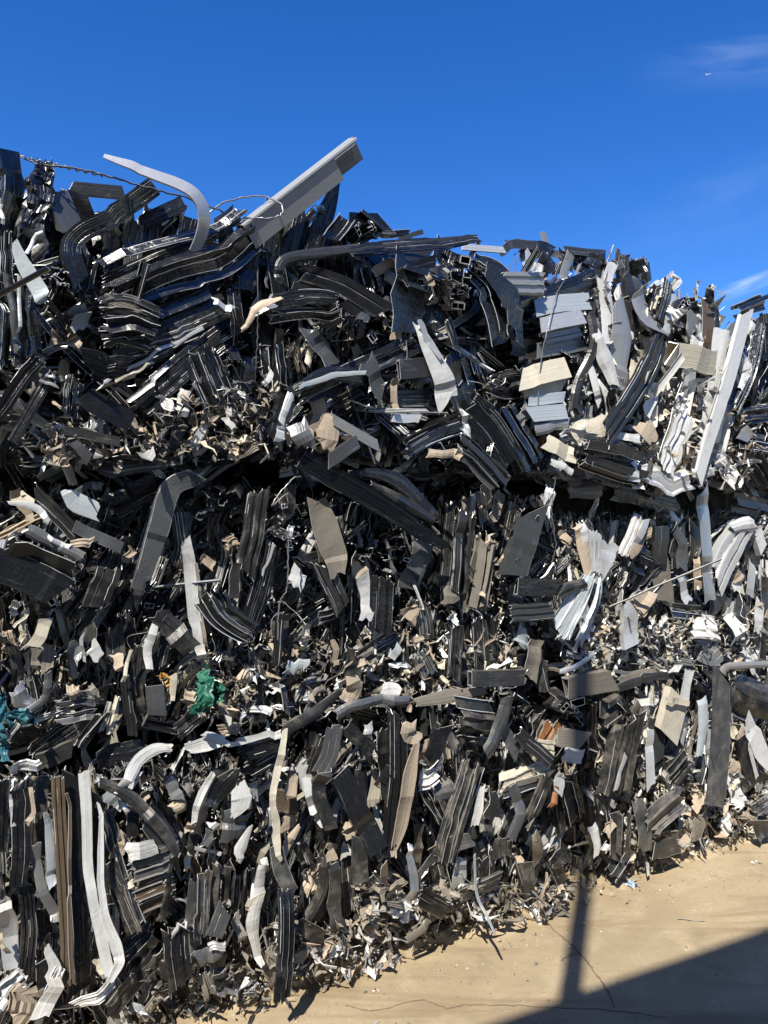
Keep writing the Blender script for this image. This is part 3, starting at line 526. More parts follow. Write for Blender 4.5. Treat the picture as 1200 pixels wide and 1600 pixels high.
HEROES = """
A1 chan K 40 14,232 22,300 8,360 | o=.05 crumple=.004 roll=.6
A1 crum K [30,46,40] 66,250 58,300 50,370 | o=.06
A1 chan G 46 88,300 112,352 | o=.05 roll=.5
A1 flat K 40 120,300 135,365 | o=.0
A1 box k 20 110,294 195,302 | o=-.2 crumple=0
A1 chan K 34 240,292 178,336 128,362 112,392 126,440 | o=.07 crumple=.002 roll=.25
A1 box K 26 285,318 218,352 | o=.02
A1 flat K 26 232,340 200,392 | o=.0
A1 rib k 44 180,342 178,428 | o=.02 crumple=.007 roll=.2
A1 rib2 G 30 206,340 206,430 | o=.035 crumple=.006
A1 rib K 34 238,345 230,420 | o=.02
A1 rib2 k 26 262,355 254,408 | o=.0
A1 flat S 14 145,362 150,378 | o=.03
A1 ang K 30 300,340 285,392 | o=.03
A1 stack6 K 92 168,452 260,412 345,385 392,350 | o=.09 crumple=.006
A1 bow K 40 385,345 392,400 380,450 | o=.04
A1 flat K 30 355,380 345,350 370,335 | o=.06
A1 stack3 K 58 205,520 275,500 345,468 | o=.06 crumple=.008
A1 flat S 6 162,598 235,555 318,512 | o=.07
A1 flat Y 5 180,596 240,566 | o=.075
A1 stack3 K 34 160,600 245,552 325,515 | o=.045
A1 rib2 K 48 222,632 285,575 345,528 | o=.06 crumple=.003
A1 flat S 8 200,628 262,572 | o=.075 roll=.3
A1 stack7 k 84 158,502 200,498 242,512 | o=.11 crumple=.012
A1 stack4 D 44 168,475 232,492 | o=.10
A1 stack5 k 52 178,535 235,530 | o=.09
A1 flat K 50 138,566 200,578 | o=.08 roll=-.4
A1 flat L [14,26,28,10] 22,378 40,420 62,462 70,472 | o=.12 crumple=.002 roll=-.3
A1 bow k 20 45,360 70,380 50,400 | o=.08
A1 bow W 8 66,362 52,378 42,396 | o=.11
A1 rib K 22 8,360 10,430 | o=.05
A1 flat S 8 2,310 4,350 | o=.1
A1 stack3 K 46 15,440 25,500 22,570 | o=.05 crumple=.01
A1 bow G 14 12,430 18,500 30,545 | o=.08
A1 flat S 6 30,430 28,520 | o=.09
A1 bow K 24 50,455 55,560 | o=.05
A1 stack2 K 34 40,470 42,560 | o=.04
A1 chan K 26 -10,655 30,600 62,560 | o=.07
A1 box K 20 20,690 55,630 82,585 | o=.09
A1 flat k 28 0,700 30,650 | o=.02
A1 flat D 30 50,620 75,580 | o=.02
A1 hook S 14 66,590 88,598 | o=.1
A1 flat K 10 55,551 105,540 | o=.1
A1 flat T 30 80,528 108,520 | o=.02
A1 flat T 22 112,528 122,542 | o=.04
A1 flat L 30 118,480 130,515 | o=.04 crumple=.01
A1 chan K 36 130,618 205,662 | o=.09
A1 chan k 16 100,672 188,690 | o=.1
A1 flat G 16 95,668 118,695 140,718 | o=.1
A1 flat k 20 100,560 105,640 | o=.02
A1 stack3 K 30 120,590 112,660 | o=.03
A1 stack5 K 66 312,545 352,642 | o=.08 roll=.4
A1 bow W [16,22,18] 292,610 288,630 286,650 | o=.08
A1 flat W 18 150,655 152,675 | o=.06
A1 box G 20 292,650 268,700 | o=.05
A1 flat S 12 350,605 320,660 305,700 | o=.07
A1 bow S 22 333,468 368,482 | o=.1 roll=.8
A1 flat W 10 350,652 368,672 | o=.08
A1 stack3 K 36 400,440 402,520 | o=-.1
A1 rib K 22 365,455 372,520 | o=.05
A1 flat K 28 385,560 370,640 | o=.02
A1 flat G 20 90,690 88,715 | o=.02
A1 tee K 30 140,400 130,450 | o=.04
A1 flat K 36 120,420 145,470 | o=.02
A1 crum N 20 108,415 118,455 | o=.06
B1 flat K 54 425,500 440,330 | o=-.02
B1 ang K [12,28,30] 526,284 510,330 478,420 | o=.03
B1 flat K 44 470,330 440,470 | o=.0
B1 crum N 12 500,322 502,332 | o=.04
B1 flat K 40 410,380 412,560 | o=-.08
B1 thin G 4 430,380 418,450 | o=.03
B1 box K 34 545,350 600,352 | o=.0
B1 chanf K 26 540,340 515,375 | o=.06
B1 hook K 22 562,342 592,368 | o=.03
B1 rib K 22 600,355 560,372 | o=-.05
B1 bow k [14,20,20,16] 436,440 442,408 500,396 560,388 | o=.09
B1 chan K [20,24,24,14] 545,392 600,385 690,380 748,372 | o=.11 roll=.4
B1 thin G 4 470,400 620,382 740,369 | o=.13
B1 ang G 8 625,374 662,362 | o=-.02
B1 flat K 12 595,366 640,364 | o=-.1
B1 rib2 k 46 468,432 530,452 590,488 | o=.10 roll=-.2
B1 stack4 K 48 422,482 480,474 532,478 | o=.11
B1 flat T [6,18,14] 378,515 412,480 440,466 | o=.13 twist=1.2
B1 flat W 16 418,466 424,474 | o=.1
B1 box K 20 560,405 560,450 | o=.05
B1 tee K 28 575,420 582,450 | o=.06
B1 chan K 28 430,400 440,470 | o=.02
B1 flat K 62 645,425 632,520 | o=.09 roll=.3
B1 hook K 30 632,432 662,442 | o=.12
B1 flat T 20 660,432 670,448 | o=.1
B1 flat T 16 585,428 615,408 | o=.08
B1 flat W 16 600,430 618,438 | o=.06
B1 rib G 20 625,420 682,408 | o=.08
B1 chan K 26 590,470 640,430 | o=.04
B1 flat G 18 565,500 608,468 | o=.1
B1 stack5 K [40,70,60] 735,415 775,455 792,540 | o=.08 crumple=.004
B1 bow K [20,34,20] 762,420 800,460 806,510 | o=.12
B1 stack4 K 60 700,420 718,500 | o=.0
B1 rib g 38 786,442 852,444 | o=.10
B1 bow K [40,30] 790,480 835,462 | o=.04
B1 flat K 50 800,500 835,490 | o=.0
B1 chan K 50 760,520 830,500 | o=-.02
B1 flat G 24 480,512 520,570 | o=.1
B1 stack3 K 34 470,620 560,578 655,535 | o=.08
B1 box k 34 622,578 686,572 | o=.09
B1 bow K [16,26,28] 452,612 510,585 580,590 | o=.11
B1 flat L 8 468,606 520,588 572,582 | o=.135
B1 flat G 30 572,565 600,612 | o=.13
B1 flat W [12,26,34,38] 652,505 672,550 692,590 700,628 | o=.11 crumple=.006
B1 flat S 8 655,500 690,560 | o=.13
B1 bow S 14 455,615 440,660 | o=.12
B1 ang K 30 450,620 430,690 | o=.09
B1 flat L 14 440,665 434,690 | o=.12
B1 flat T 26 490,600 500,650 485,690 | o=.05
B1 flat T [34,44,30] 495,655 510,665 505,700 | o=.08
B1 flat g 36 462,660 478,700 | o=.11
B1 flat Y 18 447,690 456,665 | o=.09
B1 flat W 10 412,600 425,580 | o=.08
B1 flat Y 10 485,545 480,570 | o=.08
B1 chan g 16 520,655 590,695 | o=.09
B1 chan G 22 515,720 560,690 | o=.11
B1 rib k 30 618,624 672,624 | o=.06
B1 box S 16 612,652 656,654 | o=.07
B1 flat Y 24 645,590 665,600 | o=.04
B1 flat T 10 617,590 620,640 | o=.1
B1 stack4 K 34 632,705 675,680 722,662 | o=.1
B1 stack4 G 38 718,690 750,720 788,758 | o=.11
B1 flat T 16 668,708 722,712 | o=.1
B1 flat T 10 610,500 600,510 | o=.08
B1 flat T 20 612,522 625,520 | o=.08
B1 crum S 12 720,640 735,700 | o=.09
B1 stack4 K 62 740,630 775,670 810,725 | o=.07
B1 rib K 52 785,640 835,725 | o=.06 roll=.2
B1 flat K 50 700,560 735,640 | o=.02
B1 stack3 K 40 720,540 740,600 | o=.02
B1 bow K 50 560,640 610,700 | o=.02
B1 flat K 60 640,470 700,520 | o=-.02
B1 flat k 12 700,500 712,540 | o=.07
B1 flat K 40 690,410 700,380 | o=.02
B1 thin k 8 735,400 750,380 | o=.03
B1 stack4 K 40 430,540 440,620 | o=-.02
B1 box K 40 600,530 560,560 | o=.0
C1 bow K [18,30,24] 812,400 840,390 862,395 | o=.0
C1 flat G 14 780,395 800,380 842,384 | o=.02
C1 flat G 10 812,378 875,398 | o=.0
C1 flat S 20 822,402 832,420 | o=.04
C1 flat W 20 832,420 850,426 | o=.04
C1 flat K 30 845,400 860,425 | o=.0
C1 bow K 26 888,392 882,425 | o=.02
C1 flat g 14 892,396 882,422 880,435 | o=.05
C1 bow K 30 915,392 912,430 | o=-.04
C1 flat G 12 882,390 945,396 | o=-.03
C1 bow K 30 935,395 928,425 | o=.0
C1 stack5 k 50 975,398 972,432 | o=.0
C1 stack4 k 30 1005,408 1008,440 | o=-.04
C1 flat W 16 958,412 950,440 | o=.06
C1 bow K 30 850,462 890,450 930,432 | o=.07
C1 chan L 30 835,482 880,474 924,470 | o=.08 roll=.15
C1 ang S 26 845,508 912,494 | o=.09 roll=.2
C1 rib2 g 24 850,528 908,514 | o=.07
C1 chan g 26 840,548 912,536 | o=.05
C1 flat k 30 800,540 850,550 | o=.02
C1 chan Y 36 818,592 886,574 | o=.09 roll=.15
C1 chan Y 20 820,614 882,600 | o=.06
C1 chan L 18 826,626 884,620 | o=.08
C1 chan S 26 828,648 886,642 | o=.09
C1 flat g 22 836,672 888,662 | o=.08
C1 flat g 20 815,640 822,660 | o=.07
C1 box G 20 892,560 905,570 | o=.03
C1 bow k 14 926,465 925,540 908,590 895,640 | o=.08
C1 bow g 10 935,470 930,560 915,610 | o=.06
C1 bow W [20,22,10] 945,440 953,490 948,545 | o=.09
C1 bow W [14,28,16] 932,520 948,560 962,602 | o=.1
C1 bow W [10,14,10] 920,560 932,610 938,630 | o=.08
C1 bow g [20,34,26] 968,470 976,530 968,610 | o=.1 crumple=.006
C1 bow G [20,26,20] 978,430 990,470 985,540 | o=.06
C1 bow Y [18,28,20] 1000,548 998,585 985,602 | o=.07
C1 flat Y 16 960,552 966,580 | o=.05
C1 bow g [20,40,14] 1000,452 1015,490 1042,520 | o=.1 twist=.9
C1 bow G 22 985,440 1010,450 | o=.04
C1 stack3 K 26 1040,440 1025,500 | o=.04
C1 flat S 14 1052,460 1040,520 | o=.06
C1 rib k [24,30,28] 1036,524 1010,590 950,680 | o=.12
C1 flat W 18 1030,600 1010,645 | o=.07
C1 box Y 38 1044,552 1112,566 | o=.1 roll=-.3
C1 flat g 28 1075,500 1098,535 | o=.05
C1 flat W 14 1080,530 1098,540 | o=.07
C1 stack4 K 22 1060,480 1092,478 | o=.04
C1 flat B 22 1104,475 1106,545 | o=.06
C1 flat g 12 1118,480 1124,540 | o=.05
C1 flat W [26,24,20] 1128,515 1116,600 1100,680 | o=.09
C1 chan W [17,18,17,14] 1168,488 1144,580 1116,670 1092,752 | o=.13 crumple=.002 dust=.3
C1 flat g [8,8,8] 1156,500 1134,580 1108,660 | o=.115 roll=.3
C1 flat W [20,30,22] 1082,590 1068,640 1038,720 | o=.08
C1 crum W 34 1075,650 1045,735 | o=.09
C1 flat B 20 1092,600 1080,680 1070,730 | o=.05
C1 crum W 20 1020,600 1018,660 | o=.05
C1 crum g 18 1035,600 1030,650 | o=.04
C1 stack4 k 54 902,690 960,700 1000,712 | o=.09 crumple=.006
C1 stack3 k 36 905,712 960,730 1010,742 | o=.08
C1 flat Y 26 852,690 898,712 | o=.08
C1 flat Y 34 898,682 952,660 | o=.09
C1 flat T 28 1002,662 1022,688 | o=.09
C1 flat W 12 955,680 1000,685 | o=.1
C1 crum S 34 985,735 1030,742 1075,748 | o=.08
C1 crum W 24 1085,720 1110,745 | o=.09
C1 bow W 12 862,720 895,738 | o=.07
C1 flat O 10 850,665 842,700 | o=.03
C1 flat K 40 990,645 975,700 | o=.02
C1 chan G 18 950,640 920,700 | o=.06
D1 stack4 K 24 1148,488 1205,466 | o=.06
D1 flat g 36 1150,530 1165,510 | o=.05
D1 flat W 18 1160,500 1175,515 | o=.08
D1 bow W [16,24,14] 1160,558 1172,580 1160,608 | o=.1
D1 stack3 K 22 1195,500 1180,580 1152,640 | o=.1
D1 stack4 k 40 1192,490 1196,560 | o=.04
D1 stack4 K 30 1165,650 1205,644 | o=.08
D1 chan g 16 1160,690 1175,670 | o=.08
D1 crum W 26 1130,620 1120,700 | o=.06
D1 flat T 10 1160,640 1163,660 | o=.07
D1 crum S 20 1145,600 1135,660 | o=.05
D1 stack4 k 40 1150,690 1195,700 | o=.05
D1 crum W 22 1120,700 1150,745 | o=.07
D1 stack4 k 50 1175,720 1200,760 | o=.04
A2 chan K 58 -12,880 40,900 92,925 | o=.13 crumple=.004
A2 flat k 36 10,856 60,872 115,892 | o=.14 roll=-.7 crumple=.003
A2 flat W [6,12,14,8] 12,786 40,788 62,798 76,815 | o=.13
A2 flat T 18 25,765 48,815 | o=.06
A2 flat Y 14 30,770 62,800 | o=.04
A2 rib2 k 26 55,770 95,810 125,842 | o=.09
A2 bow g 20 42,828 85,850 128,872 | o=.14
A2 flat W 10 75,838 110,855 | o=.145
A2 crum T 14 112,850 145,845 | o=.12
A2 bow L [16,34,30] 102,765 118,785 155,800 | o=.11
A2 bow G 12 118,770 140,758 160,762 | o=.1
A2 flat G [8,26,22,4] 148,730 175,734 230,726 285,724 | o=.09 crumple=.003
A2 flat k 20 165,785 200,768 240,748 | o=.08
A2 stack3 K 40 175,795 225,770 290,745 | o=.05
A2 chan G [30,34,36,26] 308,742 268,765 246,835 220,912 | o=.14 crumple=.004 roll=.15
A2 flat k 22 275,790 284,850 278,885 | o=.1
A2 flat G 20 290,800 288,848 | o=.08
A2 crum W [18,20,22,14] 290,845 296,900 308,970 316,1030 | o=.13
A2 flat D 6 306,880 316,960 322,1010 | o=.12
A2 ang K 20 118,822 190,856 | o=.11
A2 rib2 k 44 172,888 150,945 | o=.12 roll=.3
A2 chan K 26 190,840 175,885 | o=.07
A2 flat T 12 205,855 196,880 | o=.08
A2 flat G 20 215,905 208,945 | o=.06
A2 rib K 34 405,768 398,820 384,892 | o=.12
A2 flat k 16 372,865 366,935 | o=.08
A2 stack4 K 34 425,850 410,920 386,995 | o=.1
A2 flat S 4 428,850 410,900 | o=.12
A2 stack5 k [60,44] 328,928 350,962 392,990 | o=.12
A2 flat T 8 322,930 330,990 | o=.08
A2 flat k 34 248,958 300,1015 | o=.12
A2 flat W [12,16,12] 244,972 230,1010 234,1045 | o=.11
A2 flat K 26 262,990 245,1045 | o=.08
A2 flat K 24 222,1010 215,1070 | o=.06
A2 box Y 20 72,968 52,1008 | o=.09
A2 crum T 20 8,985 16,1020 | o=.05
A2 crum W 14 18,960 30,940 | o=.06
A2 flat Y 4 22,980 45,950 | o=.08
A2 flat D 26 65,1015 60,1045 | o=.06
A2 rib2 D 20 78,1010 74,1048 | o=.07
A2 chan k 24 145,955 138,1005 | o=.07
A2 flat g 26 108,1008 125,1028 | o=.07
A2 flat W 22 142,1010 156,1030 | o=.09
A2 chan G 32 178,980 182,1030 | o=.05
A2 flat T 18 178,1022 190,1045 | o=.08
A2 flat S 6 130,990 132,1035 | o=.09
A2 flat Y 6 205,1015 192,1065 | o=.1
A2 bow N 30 25,1075 48,1110 | o=.06
A2 stack5 G 46 95,1110 145,1105 | o=.1 crumple=.01
A2 crum T 22 115,1070 120,1090 | o=.1
A2 crum D 24 138,1075 150,1100 | o=.07
A2 stack4 Y 22 180,1090 165,1145 | o=.09
A2 stack3 k 20 122,1168 165,1112 | o=.11
A2 flat K 16 195,1060 208,1150 | o=.08
A2 bow G 14 75,1050 70,1090 48,1110 | o=.08
A2 chan G 30 242,1070 246,1120 | o=.09
A2 flat Y 12 270,1055 268,1095 | o=.07
A2 rib k 28 278,1145 312,1118 | o=.1
A2 flat k 20 215,1060 222,1110 | o=.06
A2 flat k 18 275,1050 272,1080 | o=.05
A2 flat T 18 298,1080 290,1100 | o=.06
A2 crum T 16 390,1040 372,1075 | o=.06
A2 chan K 20 400,1070 405,1120 | o=.05
A2 box K 26 60,1190 110,1170 | o=.05
A2 crum S 8 0,1175 12,1160 | o=.08
A2 crum T 18 350,850 370,845 | o=.08
A2 flat T 14 315,870 335,885 | o=.08
A2 chan K 26 220,720 255,735 | o=.0
A2 stack4 K 30 195,960 205,1020 | o=.02
B2 ang K [30,34,34,30,14] 470,716 520,745 580,780 640,818 698,856 | o=.17 crumple=.001 roll=-.25 dust=0
B2 bow K [8,26,20] 545,738 620,752 682,812 | o=.13 crumple=.004
B2 bow K [10,28,14] 580,756 640,790 678,815 | o=.15 crumple=.004
B2 flat D [30,44,42,24] 496,780 510,820 524,865 528,898 | o=.12 crumple=.003
B2 flat B 14 498,820 505,880 | o=.08
B2 rib K 38 598,905 594,988 | o=.13 crumple=.001
B2 flat W [26,20,24] 566,898 574,930 572,968 | o=.13 crumple=.006
B2 flat T 12 575,888 560,905 | o=.1
B2 flat T 26 640,950 652,965 | o=.09
B2 chan k 30 505,885 535,950 | o=.1
B2 flat W 26 470,890 460,915 | o=.09
B2 box K 26 470,880 500,872 | o=.06
B2 flat k 24 565,865 558,930 | o=.06
B2 tee K 30 560,790 552,820 | o=.05
B2 rib k 20 440,770 450,800 | o=.08
B2 chan G 18 455,755 452,800 | o=.07
B2 crum L 12 455,820 448,845 | o=.08
B2 flat K 40 460,700 490,760 | o=.02
B2 stack4 k 50 725,790 712,930 | o=.09 crumple=.01
B2 stack4 D 40 765,840 742,960 | o=.08 crumple=.008
B2 stack3 k 34 750,760 758,830 | o=.05
B2 chan G 40 835,800 805,900 | o=.11
B2 stack3 K 34 812,790 790,880 | o=.05
B2 flat D 16 785,770 770,810 | o=.06
B2 bow G 22 735,775 732,830 | o=.07
B2 flat K 36 660,850 640,920 | o=.03
B2 flat K 26 700,870 680,930 | o=.04
B2 bow D 20 712,900 708,940 | o=.11
B2 crum S 16 702,960 715,970 | o=.1
B2 stack5 k 70 745,960 750,1050 | o=.06
B2 chan k 22 715,980 710,1060 | o=.1
B2 flat k 22 640,1000 630,1060 | o=.05
B2 stack3 k 24 560,1030 620,990 | o=.08
B2 chan S 12 612,1030 625,1010 | o=.1
B2 chan k 26 558,1015 550,1070 | o=.07
B2 flat L 20 446,1042 480,1040 | o=.11
B2 flat G 30 470,1080 500,1070 | o=.06
B2 flat T [20,30,26] 550,1058 556,1080 540,1098 | o=.11
B2 bow W 38 592,1088 626,1086 | o=.1
B2 bow G [22,20,12] 442,1142 490,1115 532,1080 | o=.14
B2 bow G [20,18,16] 526,1118 560,1100 640,1094 | o=.14
B2 bow D [14,24,10] 650,1098 700,1088 760,1080 | o=.12
B2 chan k 16 660,1010 680,1050 | o=.07
B2 box G 26 736,1060 816,1057 | o=.14
B2 flat G 28 655,1020 672,1055 | o=.08
B2 bow G 28 770,1030 720,1040 | o=.04
B2 flat k 24 530,1030 528,1055 | o=.05
B2 flat T 10 520,1000 526,1040 | o=.06
B2 flat Y 12 480,975 475,1010 | o=.08
B2 box K 28 808,916 868,918 | o=.1
B2 bow K 18 870,930 890,918 915,912 | o=.1
B2 rib G 30 800,960 864,954 | o=.1
B2 flat K 34 800,995 830,985 | o=.02
B2 flat L 22 820,985 812,1010 | o=.06
B2 flat k 18 838,1020 852,1080 | o=.05
B2 flat D 22 840,1000 830,1060 | o=.08
B2 crum N 20 818,900 808,940 | o=.02
B2 stack3 k 30 838,770 856,830 | o=.06
B2 flat k 28 440,960 436,1010 | o=.08
B2 chan k 14 437,960 432,1040 | o=.11
B2 stack3 k 20 500,965 530,955 | o=.08
B2 crum T 12 420,990 436,1030 | o=.05
B2 stack3 K 32 660,760 640,830 | o=-.02
B2 chan k 26 450,1000 470,1030 | o=.06
B2 chan k 26 660,940 668,1000 | o=.06
C2 flat g 26 888,768 940,764 | o=-.02
C2 rib W 18 1000,808 975,868 | o=.09
C2 flat S 10 1010,812 990,860 | o=.1
C2 rib S 20 930,830 932,895 | o=.1
C2 flat S [34,28,10] 952,848 948,870 935,910 | o=.09
C2 flat T [14,24,16] 898,820 910,850 922,905 | o=.09
C2 flat W 12 908,818 915,850 | o=.1
C2 flat k 20 912,815 925,845 | o=.05
C2 bow T 14 880,830 892,850 | o=.05
C2 flat T 12 1018,830 985,870 | o=.1
C2 stack5 L [30,50,60] 930,900 915,940 885,1000 | o=.11 crumple=.005
C2 chan S 24 985,935 988,1012 | o=.11
C2 flat L 24 908,950 925,990 | o=.1
C2 flat T 34 1000,925 1016,948 | o=.12
C2 chan k 24 1035,820 1030,880 | o=.07
C2 stack3 K 40 1000,870 1018,880 | o=.07
C2 flat k 24 1060,832 1064,880 | o=.07
C2 bow G 16 1055,820 1068,850 1068,890 | o=.09
C2 flat K 16 1085,820 1082,880 | o=.04
C2 bow W 12 1048,805 1062,815 | o=.08
C2 crum N [20,18,16,18] 1098,765 1104,820 1106,880 1110,938 | o=.1
C2 flat T 16 1090,870 1092,920 | o=.06
C2 bow S 12 1065,900 1078,940 | o=.08
C2 stack4 K 30 1052,950 1092,955 | o=.06
C2 crum W 20 1035,965 1045,985 | o=.08
C2 flat D 30 1030,880 1040,940 | o=.05
C2 stack4 k 34 1035,900 1005,930 | o=.05
C2 crum T 30 1040,1010 1070,1000 | o=.05
C2 flat G 20 965,960 972,1010 | o=.06
C2 crum T 24 940,960 960,990 | o=.05
C2 bow S 8 875,1050 905,1038 930,1020 | o=.11
C2 chan k 24 890,1000 915,1020 | o=.06
C2 flat T 14 945,1010 950,1030 | o=.07
C2 box D 34 885,1075 955,1062 | o=.12
C2 bow k 14 960,1078 1000,1062 1045,1056 | o=.12
C2 bow D 16 968,1068 1010,1052 1038,1058 | o=.1
C2 flat g 6 960,1048 1040,1056 | o=.09
C2 stack3 K 30 1075,1050 1115,1058 | o=.07
C2 hook k 26 1088,1055 1100,1068 | o=.1
C2 stack3 K 20 900,870 870,900 | o=.02
C2 crum S 14 860,760 852,790 850,820 | o=.08
C2 flat K 34 1050,740 1010,770 | o=-.12
C2 flat K 34 960,765 1060,790 | o=-.15
D2 rib S [30,38,34] 1168,818 1142,860 1122,905 | o=.1
D2 bow W 22 1145,825 1160,820 1180,818 | o=.11
D2 box W 14 1180,825 1190,860 | o=.07
D2 flat G 30 1120,850 1118,900 | o=.05
D2 box K 26 1160,870 1185,870 | o=.03
D2 flat T 20 1148,890 1155,910 | o=.06
D2 flat S 12 1176,880 1172,930 | o=.08
D2 chan W 16 1150,905 1155,925 | o=.06
D2 crum W 40 1085,980 1120,985 | o=.11
D2 crum W 22 1140,950 1150,1000 | o=.09
D2 rib2 g 26 1095,1020 1115,1030 1125,1018 | o=.1
D2 stack3 g 30 1090,1015 1120,1010 | o=.08
D2 flat W 14 1188,940 1184,990 | o=.09
D2 bow K 26 1120,930 1155,965 | o=.06
D2 flat G 20 1160,940 1165,1000 | o=.05
D2 crum T 12 1145,1025 1160,1030 | o=.06
D2 flat K 12 1196,900 1192,1030 | o=.07
D2 stack4 k 30 1100,960 1070,965 | o=.04
D2 stack4 K 40 1150,780 1200,790 | o=-.15
D2 bow G 20 1130,905 1118,960 | o=.07
D2 crum W 20 1160,1010 1185,1050 | o=.05
A3 rib2 K 30 32,1225 32,1300 28,1385 | o=.1 crumple=.006
A3 chan K 26 38,1385 46,1450 38,1535 | o=.08
A3 flat T 8 48,1230 50,1270 42,1290 | o=.12
A3 bow G [24,20] 66,1212 62,1270 | o=.08
A3 flat L [10,20,16] 72,1270 80,1330 84,1385 | o=.12 roll=.3
A3 flat g 18 55,1320 66,1380 88,1440 | o=.1
A3 flat K 34 60,1230 58,1330 | o=.03
A3 flat K 30 60,1420 78,1460 | o=.04
A3 rib B 22 90,1215 98,1370 108,1540 | o=.12 crumple=.001 dust=.1
A3 chan K 34 114,1215 120,1370 124,1550 | o=.09 crumple=.001 dust=.1
A3 flat B 5 104,1240 110,1400 112,1530 | o=.135 dust=.3
A3 flat W [20,18,17,20,18] 131,1206 136,1290 144,1400 160,1470 172,1525 | o=.155 crumple=.002
A3 flat W [5,10,12,20,16,10] 153,1255 156,1330 162,1420 182,1480 186,1502 172,1535 | o=.16 crumple=.003
A3 crum W [20,22,14] 176,1535 145,1555 115,1572 | o=.13
A3 crum Y 14 150,1500 168,1530 | o=.11
A3 flat K 26 145,1240 148,1340 | o=.05
A3 stack3 K 26 140,1420 126,1530 | o=.06
A3 flat S [24,34,24] 4,1405 14,1450 18,1515 | o=.08 crumple=.007
A3 crum S 26 -5,1575 15,1545 35,1522 | o=.12
A3 crum W [14,24,26] 72,1480 92,1520 62,1590 | o=.14
A3 crum T 34 45,1545 22,1590 | o=.12
A3 flat T 8 0,1460 14,1490 | o=.1
A3 chan K 26 68,1500 70,1590 | o=.1
A3 crum W 16 95,1510 70,1580 | o=.13
A3 bow K [16,24,22,14] 155,1222 205,1248 250,1290 278,1335 | o=.17
A3 flat W [6,22,20,12] 182,1240 205,1205 240,1178 268,1168 | o=.17 crumple=.007
A3 flat W [6,10,6] 200,1238 212,1220 220,1205 | o=.16
A3 flat K 30 150,1190 230,1165 | o=.02
A3 flat g 14 150,1215 165,1230 | o=.12
A3 flat L 18 165,1240 192,1262 | o=.12
A3 flat W 8 196,1255 200,1270 | o=.13
A3 chan K 20 208,1260 208,1305 | o=.09
A3 chan k 44 232,1275 262,1318 | o=.1 roll=.3
A3 flat W 26 198,1334 245,1322 | o=.13 crumple=.006
A3 stack3 K 34 205,1358 268,1334 | o=.12
A3 stack4 B 50 212,1402 268,1382 | o=.11
A3 flat Y 12 200,1370 205,1390 | o=.12
A3 stack4 k 34 172,1340 192,1400 215,1455 | o=.12
A3 tee K 24 165,1270 180,1320 | o=.08
A3 bow k 10 268,1340 262,1400 248,1440 | o=.14
A3 chan T 20 195,1305 182,1340 | o=.08
A3 crum T 18 192,1420 205,1440 | o=.08
A3 rib K 42 272,1450 284,1538 | o=.14 crumple=.003
A3 flat S 8 268,1462 292,1440 | o=.15 crumple=.008
A3 stack3 K 60 245,1465 205,1500 | o=.08
A3 rib2 k 26 240,1500 170,1582 | o=.1
A3 stack3 B 30 250,1550 220,1590 | o=.08
A3 stack4 K 44 322,1360 312,1470 | o=.11 crumple=.006
A3 stack3 K 34 355,1345 350,1420 | o=.08
A3 bow G 26 310,1500 348,1485 | o=.13
A3 crum S 12 326,1480 352,1478 | o=.14
A3 flat G 26 352,1420 334,1466 | o=.13
A3 stack3 D 26 320,1520 330,1558 | o=.1
A3 flat K 20 345,1495 342,1540 | o=.1
A3 crum g 14 368,1430 378,1470 | o=.08
A3 flat W [8,12,10,8] 334,1208 318,1240 308,1270 304,1285 | o=.13
A3 flat T 14 300,1285 296,1300 | o=.12
A3 flat K 20 345,1195 315,1260 295,1330 | o=.08
A3 flat K [10,36,20] 372,1200 352,1225 330,1262 | o=.12
A3 flat W [26,36,10] 372,1228 378,1252 362,1275 | o=.15
A3 flat G 40 372,1268 365,1310 | o=.12
A3 flat W [6,20,8] 392,1290 375,1325 372,1348 | o=.14
A3 flat W 16 330,1285 338,1298 | o=.1
A3 flat G 24 318,1308 332,1318 | o=.12
A3 flat Y 10 298,1335 292,1358 | o=.12
A3 flat T 22 270,1265 285,1250 | o=.08
A3 flat T 16 222,1240 230,1250 | o=.1
A3 flat g 20 262,1218 278,1250 | o=.1
A3 crum g 12 290,1218 300,1240 | o=.1
A3 flat W [18,24,14] 292,1170 325,1160 352,1155 | o=.13
A3 bow W 10 318,1146 370,1163 | o=.14
A3 flat W 12 368,1160 440,1146 | o=.12
A3 chan K 24 378,1180 442,1160 | o=.1
A3 chan K 22 385,1210 440,1180 | o=.08
A3 crum T 18 345,1142 375,1140 | o=.07
A3 flat S 6 305,1325 345,1335 | o=.1
A3 flat Y 22 392,1430 402,1400 | o=.1
A3 crum W [10,20,10] 412,1340 402,1420 395,1470 | o=.09
A3 stack3 k 40 385,1360 380,1430 | o=.06
A3 crum D 26 360,1520 400,1530 | o=.04
A3 crum N 20 20,1205 60,1195 | o=.05
A3 bow S 12 20,1240 22,1290 | o=.1
A3 flat K 20 5,1220 3,1330 | o=.06
B3 thin Y [8,12,10,14,6] 446,1140 436,1190 424,1255 434,1310 440,1345 | o=.16
B3 chan K [20,26,24] 430,1320 440,1360 456,1395 | o=.15
B3 flat W [22,24,16] 468,1195 488,1240 508,1290 | o=.12 crumple=.008
B3 flat W 14 478,1215 492,1270 | o=.13
B3 flat T [10,22,8] 462,1210 452,1240 450,1252 | o=.12
B3 chan B 34 430,1250 460,1258 | o=.08
B3 flat T 24 440,1290 462,1285 | o=.07
B3 flat T [6,16,4] 468,1290 452,1315 446,1338 | o=.12
B3 chan K 22 508,1205 500,1240 518,1295 | o=.15 crumple=.003
B3 chan K 36 528,1208 558,1265 592,1330 | o=.14 crumple=.003
B3 chan k 22 508,1150 488,1212 | o=.12
